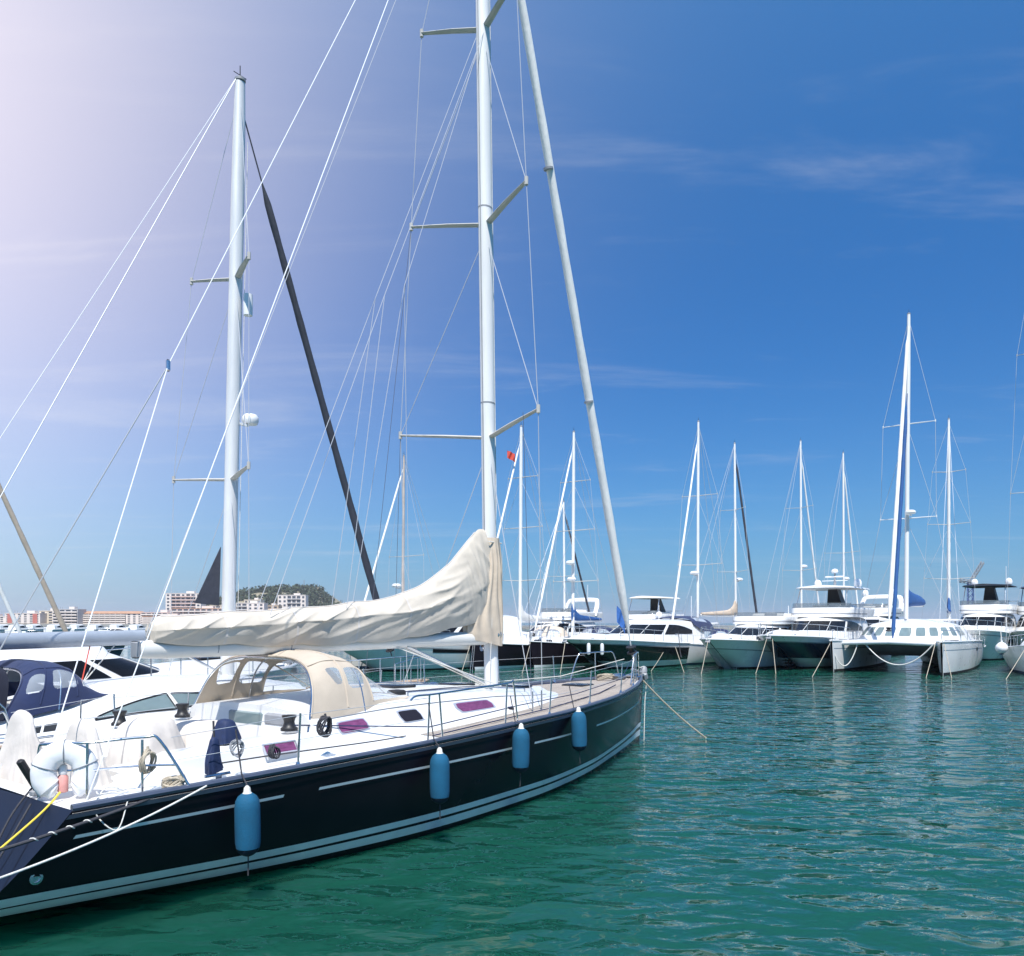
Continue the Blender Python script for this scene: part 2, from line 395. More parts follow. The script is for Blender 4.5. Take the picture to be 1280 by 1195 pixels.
def hood(parent, hoops, n=4.0, win=None, m=None, mw=None, name='spray_hood', na=200, nr=230, wname='window_panel', frame=True):
    """canvas hood; hoops: (x at foot, x at top, half width, z foot, z top); win(r, a) > 0 where a clear panel is let in"""
    k = len(hoops); cs = [crv([(i/(k-1), h[q]) for i, h in enumerate(hoops)]) for q in range(5)]
    def P(r, a):
        xb, xt, hw, zb, zt = [c(r) for c in cs]
        ph = math.pi*a; cc, ss = math.cos(ph), math.sin(ph)
        hgt = abs(ss)**(2/n); y = math.copysign(abs(cc)**(2/n), cc)*hw
        return Vector((lerp(xb, xt, hgt), y*(1-.16*hgt), lerp(zb, zt, hgt)))
    A = MB(); B = MB(); pts = []
    for i in range(nr):
        for j in range(na):
            p = P(i/(nr-1), j/(na-1)); d = .006*mnoise.noise(p*3.5)+.004*mnoise.noise(p*9)
            pts.append(tuple(p+Vector((0, 0, d))))
    A.v = pts; B.v = pts
    for i in range(nr-1):
        for j in range(na-1):
            w_ = win(((i+.5)/(nr-1)), (j+.5)/(na-1)) if win else 0
            (B if w_ > 0 else A).f.append((i*na+j, (i+1)*na+j, (i+1)*na+j+1, i*na+j+1))
    def clean(mb):
        used = sorted({q for f in mb.f for q in f}); mp = {q: i for i, q in enumerate(used)}
        mb.v = [mb.v[q] for q in used]; mb.f = [tuple(mp[q] for q in f) for f in mb.f]
    clean(A); clean(B)
    o = A.build(name, m, parent, sharp=80)
    if B.f: B.build(wname, mw, o, sharp=80)
    if frame:
        for r in (0, .5):
            MB().tube([P(r, a)*1.0-Vector((0, 0, .02)) for a in lin(0, 1, 40)], .013, 8).build('frame_hoop', steel, o)
        for r in (.012, .335, .685): MB().tube([P(r, a)+Vector((0, 0, .004)) for a in lin(.01, .99, 60)], .011, 6).build('hood_seam', m, o)
        for a in (.27, .73): MB().tube([P(r, a)+Vector((0, math.copysign(.003, .5-a), .004)) for r in lin(.02, .68, 40)], .008, 6).build('hood_seam', m, o)
    return o
def drape(name, parent, c, rz, top, foot, z0, z1, m, folds=9, seed=0, peak=.12, lean=0):
    """cloth cover hanging over something: rounded top spreading into folds"""
    rng = random.Random(seed); ph = rng.random()*6; n = 72; rows = []
    M = Matrix.Rotation(rz, 3, 'Z'); c = Vector(c)
    for v in lin(0, 1, 22):
        row = []
        for k in range(n):
            t = 2*math.pi*k/n; cc, ss = math.cos(t), math.sin(t)
            e = 2.8
            ux, uy = math.copysign(abs(cc)**(2/e), cc), math.copysign(abs(ss)**(2/e), ss)
            if v < .35:
                q = v/.35; sx, sy = top[0]*q, top[1]*q; z = z1-(1-math.sqrt(max(0, 1-q*q)))*peak
            else:
                q = (v-.35)/.65; sx, sy = lerp(top[0], foot[0], q**.8), lerp(top[1], foot[1], q**.8); z = lerp(z1-peak, z0, q)
            q2 = max(0, (v-.3)/.7)
            f = 1+q2**.7*(.085*math.sin(folds*t+ph)*(.5+.5*math.sin(2*t+ph))+.05*math.sin(round(folds*1.7)*t+ph*2))
            p = Vector((ux*sx*f+lean*(1-v), uy*sy*f, z))
            p += Vector((mnoise.noise(p*4+Vector((seed, 0, 0))), mnoise.noise(p*4+Vector((0, seed, 5))), mnoise.noise(p*5)))*.03*(.4+v)
            row.append(c+M @ p)
        rows.append(row)
    return MB().grid(rows, True, True, False).build(name, m, parent, sharp=80)
def px(x, y, Y):
    """the point at depth Y seen at photograph pixel x, y"""
    return Vector(((x-640)/FPX*Y, Y, CAM_Z-(y-HOR)/FPX*Y))

# ------------------------------------------------------------------ water
def water_mat():
    m = bpy.data.materials.new('harbour_water'); m.use_nodes = True; t = m.node_tree; b = t.nodes['Principled BSDF']
    b.inputs['Roughness'].default_value = .03; b.inputs['IOR'].default_value = 1.333
    b.subsurface_method = 'BURLEY'; b.inputs['Subsurface Weight'].default_value = .9; b.inputs['Subsurface Radius'].default_value = (.3, 1.2, 1.0); b.inputs['Subsurface Scale'].default_value = 1.0
    L = t.links.new
    co = t.nodes.new('ShaderNodeTexCoord')
    def nz(scale, stretch, rot, det, rough=.55, dist=0.):
        mp = t.nodes.new('ShaderNodeMapping'); mp.inputs['Scale'].default_value = stretch; mp.inputs['Rotation'].default_value = (0, 0, R(rot))
        L(co.outputs['Object'], mp.inputs[0])
        n = t.nodes.new('ShaderNodeTexNoise'); n.inputs['Scale'].default_value = scale; n.inputs['Detail'].default_value = det
        n.inputs['Roughness'].default_value = rough; n.inputs['Distortion'].default_value = dist
        L(mp.outputs[0], n.inputs['Vector']); return n.outputs[0]
    big = nz(.05, (1, 1, 1), 0, 3)
    r = t.nodes.new('ShaderNodeValToRGB'); r.color_ramp.elements[0].position = .35; r.color_ramp.elements[0].color = (.007, .060, .040, 1)
    r.color_ramp.elements[1].position = .68; r.color_ramp.elements[1].color = (.006, .074, .054, 1); L(big, r.inputs[0]); L(r.outputs[0], b.inputs['Base Color'])
    prev = None
    for src, d in ((nz(.45, (1, 1.4, 1), 25, 1, .4, .2), .20), (nz(1.35, (1, 1.7, 1), 16, 1.5, .42, .5), .115), (nz(3.6, (1, 1.5, 1), 35, 1.5, .45, .5), .026)):
        bp = t.nodes.new('ShaderNodeBump'); bp.inputs['Strength'].default_value = 1; bp.inputs['Distance'].default_value = d
        L(src, bp.inputs['Height'])
        if prev: L(prev, bp.inputs['Normal'])
        prev = bp.outputs[0]
    L(prev, b.inputs['Normal'])
    return m
mw = MB(); mw.v = [(-6500, -250, 0), (6500, -250, 0), (6500, 8000, 0), (-6500, 8000, 0)]; mw.f = [(0, 1, 2, 3)]
tag(mw.build('water', water_mat(), flat=True), kind='structure')

# ------------------------------------------------------------------ rig
def mast_rig(Y, base, top, spr, m=alu, r=(.13, .1), spm=spreadm, backs=(), fore=None, chain=1.5, fore_m=sailw, fore_r=.09, wr=.006, wm=wire, lowers=True,
             radar=None, furl_end=.06, chain_z=1.4, vane=True, start=.0):
    """mast, spreaders, shrouds, stays; base/top are points in the yacht's frame; spr: (fraction of height, half span, sweep aft, rise)"""
    base, top = Vector(base), Vector(top); ax = (top-base)
    A = lambda f: base+ax*f
    mo = MB().tube([A(0), A(.5), A(.8), A(.93), A(1)], [r[0], r[0], r[0]*.97, r[0]*.88, r[0]*.72], 14, r[1]/r[0], up=(1, 0, 0)).build('mast', m, Y)
    MB().lathe([(r[1]*.3, 0), (r[1]*.9, .02), (r[1]*.9, .06), (r[1]*.2, .12)], top).build('masthead', grey, mo)
    if vane:
        MB().tube([top, top+Vector((0, 0, .32))], .010, 6).tube([top+Vector((-.14, 0, .14)), top+Vector((.16, .03, .16))], .008, 6).build('wind_vane', black, mo)
    tips = {1: [], -1: []}
    for f, hw, sw, up in spr:
        q = A(f)
        for sd in (1, -1):
            tip = q+Vector((-sw, sd*hw, up)); tips[sd].append(tip)
            MB().tube([q+Vector((-.02, sd*r[1]*.8, 0)), q.lerp(tip, .5), tip], [.062*r[0]/.13, .055*r[0]/.13, .036*r[0]/.13], 10, .45, up=(-1, 0, 0)).tube(
                [tip-Vector((0, 0, .06)), tip+Vector((0, 0, .07))], .03*r[0]/.13, 8).build('spreader', spm, mo)
    for sd in (1, -1):
        cp = Vector((base.x-(spr[0][2] if spr else .3)*.9, sd*chain, chain_z))
        pts = [cp]+tips[sd]+[A(.985)]
        for i in range(len(pts)-1):
            tube('shroud', wm, Y, [pts[i], pts[i+1]], wr, 5)
        if lowers:
            fr = [s_[0] for s_ in spr]
            tube('shroud', wm, Y, [cp+Vector((-.25, 0, 0)), A(fr[0]-.012)], wr, 5)
            for i in range(len(tips[sd])-1): tube('shroud', wm, Y, [tips[sd][i], A(fr[i+1]-.012)], wr, 5)
    for b in backs: tube('backstay', wm if not isinstance(b, tuple) or len(b) < 2 else b[1], Y, b[0] if isinstance(b, tuple) else b, wr*1.2, 5)
    if fore:
        tack, head = Vector(fore[0]), A(fore[1])+Vector((r[0]*.8, 0, 0))
        n = 30; pts = []; rr = []
        for i in range(n+1):
            t = i/n; pts.append(tack.lerp(head, t)-Vector((.0, 0, 0)))
            e = .03 if t < .045 else (.4+.6*min(1, (t-.045)/.03) if t < .075 else (1-.25*t if t < 1-furl_end else .16))
            rr.append(max(.014, fore_r*e*(1+.07*math.sin(i*2.3))))
        g = MB().tube(pts, rr, 12).build('furled_sail', fore_m, Y)
        d = (head-tack).normalized()
        MB().lathe([(.03, 0), (fore_r*1.25, .02), (fore_r*1.25, .05), (fore_r*.7, .07), (fore_r*.7, .14), (fore_r*1.25, .16), (fore_r*1.25, .19), (.03, .21)], tack+d*.12, 14, axis=d).build('furling_drum', black, Y)
    if radar:
        for f, sd in radar:
            q = A(f)+Vector((r[0]+.28, sd, 0))
            MB().lathe([(.05, -.1), (.26, -.07), (.31, 0), (.30, .08), (.2, .15), (.02, .17)], q, 20).box(q+Vector((-.2, 0, -.13)), (.34, .08, .05)).build('radar_dome', whitep, mo)
    return mo, A, tips
def boom(Y, x0, x1, z0, z1, r=(.11, .07), m=alu, cov=None, covprof=None, covm=canvas, name='boom'):
    b = MB().tube([(x0, 0, z0), (lerp(x0, x1, .05), 0, lerp(z0, z1, .05)), (x1, 0, z1)], [r[0]*.85, r[0], r[0]], 14, r[1]/r[0]).build(name, m, Y)
    MB().box((x0-.02, 0, z0), (.05, r[1]*1.9, r[0]*1.7), bev=.02).build('end_cap', grey, b)
    return b
def sail_cover(Y, prof, m, seed=0, n=90, k=30, amp=.02, end_m=None):
    """prof: (x, z bottom, z top, half width)"""
    cb, ct, ch = [crv([(p[0], p[q]) for p in prof]) for q in (1, 2, 3)]
    rows = []
    for x in lin(prof[0][0], prof[-1][0], n):
        zb, zt, hw = cb(x), ct(x), ch(x); H = zt-zb; row = []
        for j in range(k):
            a = 2*math.pi*j/k; s_ = (1-math.cos(a))/2
            wd = hw*(math.sin(a) if True else 0)*(1.0-.38*max(0, s_-.35))*(1.12 if s_ < .4 else 1)
            z = zb+H*s_
            p = Vector((x, wd, z)); q = Vector((x*.55+z*1.2+seed, z*3.0-x*.45, 0))
            dd = amp*(1.2*mnoise.noise(q)+.30*mnoise.noise(q*2.6))*(1.0 if s_ > .1 else .4)
            sh_ = mnoise.noise(Vector((x*.8+5, z*.8, seed)))
            dg = amp*(1-abs(math.sin(5.5*(z*1.1-x*.42)+2.2*sh_)))**2*1.1*min(1, H)*max(0, .5+sh_)
            row.append(p+Vector((0, math.copysign(dd+dg, wd) if abs(wd) > .02 else 0, dd*.35)))
        rows.append(row)
    return MB().grid(rows, True, True, True).build('sail_cover', m, Y, sharp=80)
def rail_set(Y, hull, us, side, hgt=.6, ins=.08, lines=(.55, .3), r=.0125, name='stanchion', lean=.04):
    pts = []
    for u in us:
        x = hull.L*u; y = side*(hull.b(u)-ins); z = hull.h(u)
        a = Vector((x, y, z)); b = Vector((x, y+side*lean, z+hgt))
        MB().tube([a, b], r, 8).lathe([(.035, 0), (.03, .02), (.018, .06)], a, 10).build(name, steel, Y)
        pts.append((a, b))
    return pts
def winch(Y, p, s=1, m=black):
    MB().lathe([(.10*s, 0), (.10*s, .03), (.075*s, .05), (.06*s, .1), (.07*s, .14), (.085*s, .16), (.085*s, .18), (.03*s, .185)], p, 18).build('winch', m, Y)

# ------------------------------------------------------------------ the navy yacht
D_ANG = math.atan2(.805, .593)
MY = thing('sailing_yacht', 'large navy hulled sailing yacht with two white stripes, cream spray hood and cream sail cover', 'sailing yacht', (-5.15, 7.85, 0), D_ANG)
ML = 13.92
mh = Hull(ML, [(0, 1.75), (.15, 1.97), (.35, 2.13), (.5, 2.1), (.65, 1.82), (.8, 1.22), (.92, .55), (.975, .17), (1, .03)],
          [(0, 1.2), (.3, 1.3), (.6, 1.41), (.85, 1.48), (1, 1.53)], [(0, -.15), (.15, .1), (.4, .6), (.7, .55), (1, .6)],
          [(0, .22), (.3, .2), (.6, .25), (.85, .42), (1, .55)], stem=.14, tr=.67, zlow=-.35)
mtr = mat('transom_navy_skylit', (.005, .013, .035), .5, nscale=2, ncol=.2, spec=.2)  # bluer than the hull: sky light on the transom put into its colour
mh.build(navy, MY, transom=mtr, n=90)
uh = crv([(0, .47), (.2, .34), (.5, .33), (.8, .37), (1, .45)]); ug = crv([(0, .095), (.3, .088), (1, .095)])
lh = crv([(0, .36), (.2, .215), (.5, .20), (.8, .225), (1, .28)]); lg = crv([(0, .10), (.3, .115), (1, .14)])
mh.strip('boot_stripe', stripe, MY, 0, .998, lambda u: uh(u)-ug(u), uh, .006, 80)
mh.strip('boot_stripe', stripe, MY, 0, .998, lambda u: lh(u)-lg(u), lh, .006, 80)
cz = crv([(0, .93), (.3, .985), (.6, 1.0), (1, 1.02)])
for a, b in ((.2, 2.12), (2.55, 6.25), (6.5, 8.2), (8.75, 13.3)):
    for sd in (1, -1): mh.strip('cove_stripe', stripe, MY, a/ML, b/ML, cz, lambda u: cz(u)+.032, .006, 30, (sd,))
MB().lathe([(.055, 0), (.055, .012), (.035, .014), (.035, .004)], mh.pt(.012, .62, -1, .003), 18, axis=(0, -1, 0)).build('exhaust_outlet', steel, MY)
MB().lathe([(.05, 0), (.05, .012), (.03, .014), (.01, .012)], mh.pt(.95, 1.2, -1, .003), 18, axis=(.5, -1, 0)).build('hull_fitting', steel, MY)
mh.deck(white, MY, hole=(.12, 2.95, .86), n=120, k=41)
mh.deck(teak, MY, .33, .985, drop=.024, ins=.13, n=60, name='teak_deck')
mh.edge('toe_rail', rail, MY, .034, 0, 1, dz=.015, off=-.02, n=80)
mh.strip('rubbing_strake', rail, MY, 0, .998, lambda u: mh.h(u)-.075, lambda u: mh.h(u)-.035, .012, 80)
# cockpit
well = MB()
well.grid([[(.12, -.86, 1.25), (2.95, -.86, 1.32), (2.95, .86, 1.32), (.12, .86, 1.25)], [(.12, -.86, .78), (2.95, -.86, .78), (2.95, .86, .78), (.12, .86, .78)]], True)
well.v += [(.12, -.86, .78), (2.95, -.86, .78), (2.95, .86, .78), (.12, .86, .78)]; well.f.append((8, 9, 10, 11))
well.build('cockpit_well', white, MY)
for sd in (1, -1):
    rows = []
    for x in lin(.75, 3.3, 16):
        z0 = mh.h(x/ML)-.03; q = min(1, (x-.75)/.5); H = .06+.20*q; wd = .28
        yc = sd*(1.12-.06*(1-q))
        rows.append([(x, yc-wd, z0), (x, yc-wd*.86, z0+H*.8), (x, yc-wd*.6, z0+H), (x, yc+wd*.6, z0+H), (x, yc+wd*.86, z0+H*.8), (x, yc+wd, z0)])
    MB().grid(rows, False, True, True).build('cockpit_coaming', white, MY)
    MB().box((1.9, sd*.62, 1.12), (1.9, .44, .36), bev=.04).build('cockpit_seat', white, MY)
winch(MY, (1.9, -1.12, 1.51)); winch(MY, (2.75, -1.12, 1.53)); winch(MY, (1.9, 1.12, 1.51)); winch(MY, (2.75, 1.12, 1.53))
# coachroof
sh = lambda x: mh.h(x/ML)-.03
cr = Body((2.9, 2.95), (4.4, 4.2), (10.1, 9.6), (1.52, 1.20), sh, crv([(2.2, 1.66), (3.2, 1.70), (4.5, 1.745), (6.5, 1.70), (8, 1.58), (9.2, 1.50), (10.2, 1.47)]), n=2.1, camber=.075, rnd=.10)
cr.build('coachroof', white, MY)
def u_at(B, x, v):
    xm, xf, xa = [lerp(q[0], q[1], v) for q in (B.xm, B.xf, B.xa)]
    if x > xm: return math.acos(min(1, ((x-xm)/(xf-xm))**(B.n/2)))/math.pi
    return .5+.5*(xm-x)/(xm-xa)
for sd in (1, -1):
    for a, b, m_, v0, v1 in ((3.32, 3.78, purple, .44, .70), (4.4, 4.78, purpled, .44, .72), (5.62, 6.5, purple, .46, .74)):
        ua, ub = sorted((sd*u_at(cr, a, .5), sd*u_at(cr, b, .5)))
        cr.rnd_win(m_, MY, ua, ub, v0, v1, frame=trimg)
    q = MB(); x0, x1 = 2.22, 2.62; zz = 1.395
    rows = [[(x, sd*(1.425-.02*k), zz-.045+.03*k) for k in range(4)] for x in lin(x0, x1, 8)]
    wq = MB().grid(rows).build('window', purple, MY)
    MB().tube([(x0-.02, sd*1.425, zz-.055), (x1+.02, sd*1.425, zz-.055), (x1+.02, sd*1.36, zz+.055), (x0-.02, sd*1.36, zz+.055), (x0-.02, sd*1.425, zz-.055)], .012, 6).build('frame', trimg, wq)
    # handrails and track
    hr = []
    for x in lin(4.9, 8.1, 26):
        p = cr.pt(sd*u_at(cr, x, 1), 1); hr.append((x, p.y*.86, p.z+.075))
    tube('handrail', steel, MY, [(hr[0][0], hr[0][1], hr[0][2]-.07)]+hr+[(hr[-1][0], hr[-1][1], hr[-1][2]-.07)], .012)
    tr_ = [(x, cr.pt(sd*u_at(cr, x, .1), .1).y+sd*.06, mh.h(x/ML)+.012) for x in lin(5, 7.6, 14)]
    tube('genoa_track', black, MY, tr_, .013, 6)
    MB().box((6.9, tr_[-4][1], mh.h(.5)+.05), (.16, .06, .09), bev=.02).build('genoa_car', black, MY)
    tube('coachroof_groove', grey, MY, [cr.pt(sd*u_at(cr, x, .84), .84, .002) for x in lin(3.1, 8.7, 30)], .008, 6)
for x, wd in ((5.6, .5), (7.1, .46), (8.75, .5)):
    zt = cr.zt(x)+cr.camber
    MB().box((x, 0, zt+.012), (wd, wd, .05), bev=.015).build('deck_hatch', glass, MY)
MB().box((11.0, 0, mh.h(.79)+.03), (.5, .5, .05), bev=.015).build('deck_hatch', glass, MY)
MB().box((3.02, .0, 1.42), (.18, .72, .5), bev=.02).build('companionway', glassg, MY)
MB().box((3.0, -.62, 1.60), (.16, .46, .16), bev=.03).build('instrument_pod', grey, MY)
# spray hood
def mwin(r, a):
    e = min(a, 1-a)
    def rr(r0, r1, a0, a1, n=4):
        return 1-abs((r-(r0+r1)/2)/((r1-r0)/2))**n-abs((e-(a0+a1)/2)/((a1-a0)/2))**n
    if r > .69 and r < .985 and .012 < e and abs(a-.5) > .010 and abs(e-.25) > .010: return 1
    if a < .5: return max(rr(.06+.6*(.2-e), .30, .06, .21, 6), rr(.36, .64, .05, .22, 7), rr(.08, .30, .235, .31, 5))
    return max(rr(.16+.8*(.2-e), .315, .09, .20, 4), rr(.365, .60+.5*(e-.15), .065, .205, 5))
hood(MY, [(2.92, 3.22, 1.25, 1.52, 2.36), (3.4, 3.52, 1.26, 1.57, 2.43), (3.85, 3.88, 1.24, 1.63, 2.38), (4.15, 4.12, 1.18, 1.69, 2.22), (4.85, 4.62, 1.08, 1.77, 1.81)], win=mwin, m=canvash, mw=vinyl)
# mast and rigging
masthead = (7.72, 0, 18.0)
mo, MA, tips = mast_rig(MY, (8.06, 0, 1.6), masthead, [((6.1-1.6)/16.4, 1.53, .65, .12), ((9.87-1.6)/16.4, 1.28, .55, .1), ((13.3-1.6)/16.4, 1.05, .45, .1)],
    r=(.142, .115), fore=((13.45, 0, 1.95), .985), fore_r=.096, chain=1.5, chain_z=1.42, wr=.0065)
for f_ in (.31, .52, .78): MB().tube([MA(f_), MA(f_+.0016)], .1445, 14, .82, up=(1, 0, 0)).build('mast_joint', grey, mo)
MB().tube([MA(.16)+Vector((-.145, 0, 0)), MA(.97)+Vector((-.125, 0, 0))], .012, 6).build('sail_track', grey, mo)
for f_, y_ in ((.045, .12), (.06, -.12)): MB().lathe([(.06, 0), (.06, .02), (.045, .05), (.06, .1), (.02, .11)], MA(f_)+Vector((0, y_*.9, 0)), 14, axis=(0, y_, 0)).build('mast_winch', steel, mo)
for q in (.35, .62): 
    p_ = Vector((13.45, 0, 1.95)).lerp(MA(.985), q)
    MB().tube([p_, p_+Vector((-.01, 0, .04))], .0975, 12).build('furled_sail_tie', grey, MY)
blk = Vector((1.89, 0, 5.81)); mhp = Vector(masthead)
tube('backstay', wirew, MY, [mhp, (.15, -1.68, 1.25)], .0065, 6)
tube('backstay', wirew, MY, [mhp, blk], .0065, 6)
tube('backstay', wire, MY, [blk, (.06, 1.6, 1.25)], .0075, 6)
tube('backstay', wirew, MY, [blk, (.06, -.95, 1.25)], .0065, 6)
MB().box(blk, (.05, .045, .14), bev=.015).build('backstay_block', steel, MY)
for x, y, z in ((7.72, .25, 1.66), (7.72, -.22, 1.66), (7.85, .3, 1.66)):
    tube('halyard', ropew, MY, [(x, y, z), MA(.2)+Vector((.1, y*.4, 0)), MA(.97)+Vector((.12, y*.3, 0))], .006, 5)
# lazy jacks
for sd in (1, -1):
    for k1, top_, legs in (((5.31, sd*.1, 7.74), .715, ((3.2, 2.9), (4.5, 3.0))), ((5.96, sd*.12, 8.15), .7, ((4.9, 3.05), (6.1, 3.1)))):
        if sd == -1 and k1[0] > 5.5: continue
        tube('lazy_jack', wire, MY, [MA(top_)+Vector((0, sd*.08, 0)), k1], .005, 5)
        for lx, lz in legs: tube('lazy_jack', wire, MY, [k1, (lx, sd*.16, lz)], .005, 5)
for tp, xx, yy in ((tips[1][0], 7.1, 1.5), (tips[1][1], 6.6, 1.75), (tips[-1][0]+Vector((0, .3, 0)), 7.6, -1.2)):
    tube('flag_halyard', wired, MY, [tp, (xx, yy, 1.5)], .0045, 5)
tube('topping_lift', wire, MY, [MA(.97), (1.6, 0, 2.6)], .005, 5)
# boom, cover, vang
bo = boom(MY, 1.52, 7.9, 2.49, 2.52, (.115, .085), m=cream)
for x in (2.5, 3.6): MB().tube([(x, 0, 2.50), (x+.012, 0, 2.50)], .118, 14, .75).build('boom_band', grey, bo)
def main_cover():
    zt = crv([(1.68, 2.80), (1.78, 2.87), (2.4, 2.91), (4.15, 3.03), (5.39, 3.17), (6.0, 3.32), (6.48, 3.53), (6.88, 3.76), (7.19, 4.02), (7.51, 4.29), (7.72, 4.44), (7.9, 4.46)])
    zc = crv([(1.68, 2.70), (3, 2.76), (4.2, 2.84), (5.4, 2.93), (6.5, 3.08), (7.5, 3.34), (7.9, 3.5)])
    zb = crv([(1.68, 2.57), (4, 2.51), (5.5, 2.55), (6.5, 2.66), (7.4, 2.81), (7.9, 2.9)])
    hw = crv([(1.68, .10), (1.8, .175), (3, .19), (5.5, .21), (6.8, .20), (7.5, .17), (7.9, .13)])
    rid = lambda v: max(0, 1-abs(v)*2.6)**2
    def sec(x, k=44, off=0):
        out = []; wm = min(1, max(0, (x-6.9)/.6)); sag_ = .035*abs(math.sin((x-1.7)*math.pi/1.02))
        for i in range(2*k+1):
            sd = -1 if i < k else 1; s_ = i/k if i <= k else 2-i/k
            b, c, t, h = zb(x)-sag_, zc(x)+.03*mnoise.noise(Vector((x*1.3, sd*2, 1))), zt(x)-.5*sag_*(1-wm), hw(x)
            if s_ < .42: q = s_/.42; y = h*lerp(.60, 1.0, q**.75); z = lerp(b, c, q)
            else: q = (s_-.42)/.58; y = h*max(.02, (1-q**1.35))**.78; z = lerp(c, t, q)
            cc = z-.42*x
            f = .034*rid(mnoise.noise(Vector((cc*2.6, (x+z)*.42, sd*3))))+.022*rid(mnoise.noise(Vector((cc*5.5+7, (x+z)*.8, sd*3))))+.03*mnoise.noise(Vector((x*.9, z*1.6, sd)))
            f2 = .035*rid(mnoise.noise(Vector(((x*.8+z*.55)*4.2, z*.5-x*.4, 9+sd))))+.02*rid(mnoise.noise(Vector((x*9+z*2, z*.8, 4+sd))))
            edge = min(1, s_*5)*min(1, (1.02-s_)*6)
            y += (lerp(f, f2, wm)*edge*(.55 if s_ < .42 else 1))+off
            out.append(Vector((x, sd*y, z+off+(.012*mnoise.noise(Vector((x*2.2, s_*3, sd))) if s_ > .9 else 0))))
        return out
    o = MB().grid([sec(x) for x in lin(1.68, 7.9, 300)], False, True, True).build('sail_cover', canvas, MY, sharp=80)
    for x in (2.55, 3.62, 4.7, 5.75): MB().grid([sec(x-.018, off=.004), sec(x+.018, off=.004)]).build('cover_strap', cover, o, sharp=80)
    MB().tube([sec(x, off=.006)[44] for x in lin(1.72, 7.6, 60)], .010, 6).build('cover_zip', cover, o)
    rows = []; xm = lambda z: 8.06-.02*(z-1.6)
    ext = crv([(2.38, .66), (2.7, .74), (3.1, .58), (3.5, .40), (3.9, .26), (4.3, .20)])
    for z in lin(2.38, 4.30, 60):
        row = []; e = ext(z)
        for i in range(110):
            a = 2*math.pi*i/110; c, s_ = math.cos(a), math.sin(a)
            x = xm(z)+(c*.185 if c > 0 else c*e); hwid = .155+.05*math.sin(min(1, (4.3-z)/.9)*1.57)
            y = s_*hwid*(1-.45*max(0, -c)**2)
            pl = .022*math.sin(17*a+2.2*mnoise.noise(Vector((z*1.3, a, 0)))+z*1.5)*min(1, (4.3-z)*2)*min(1, (z-2.3)*2.2)+.02*mnoise.noise(Vector((x*4, y*6, z*1.4)))
            zz = z+(.14*max(0, -c) if z < 2.6 else 0)*(2.6-z)/.22
            row.append(Vector((x+c*pl, y+s_*pl, zz)))
        rows.append(row)
    MB().grid(rows, True).build('mast_collar', mat('canvas_collar_shade', (.56, .47, .37), .88, nscale=2.4, ncol=.2, bump=.006, bscale=7), o, sharp=80)  # collar tan is mostly shade put into the cloth colour
    MB().tube([(xm(4.2)-.2, -.15, 4.22), (xm(4.2)+.19, -.12, 4.22), (xm(4.2)+.2, .12, 4.22), (xm(4.2)-.2, .15, 4.22)], .012, 6).build('cover_lashing', ropew, o)
main_cover()
tube('vang', steel, MY, [(5.9, 0, 2.42), (7.85, 0, 1.72)], .028, 10)
for dy in (-.06, .07): tube('vang_tackle', ropew, MY, [(5.85, dy, 2.42), (7.9, dy, 1.68)], .011, 6)
tube('mainsheet', ropew, MY, [(5.6, -.05, 2.42), (7.95, -.3, 1.68)], .009, 6)
MB().lathe([(.20, 0), (.20, .03), (.14, .06)], (8.06, 0, 1.625), 18).build('mast_collar', grey, MY)
for y in (-.3, -.2, .2, .3): tube('control_line', ropew, MY, [(7.9, y*.7, 1.69), (6.4, y*1.6, cr.zt(6.4)+.075), (5.3, y*1.9, cr.zt(5.3)+.06)], .007, 6)
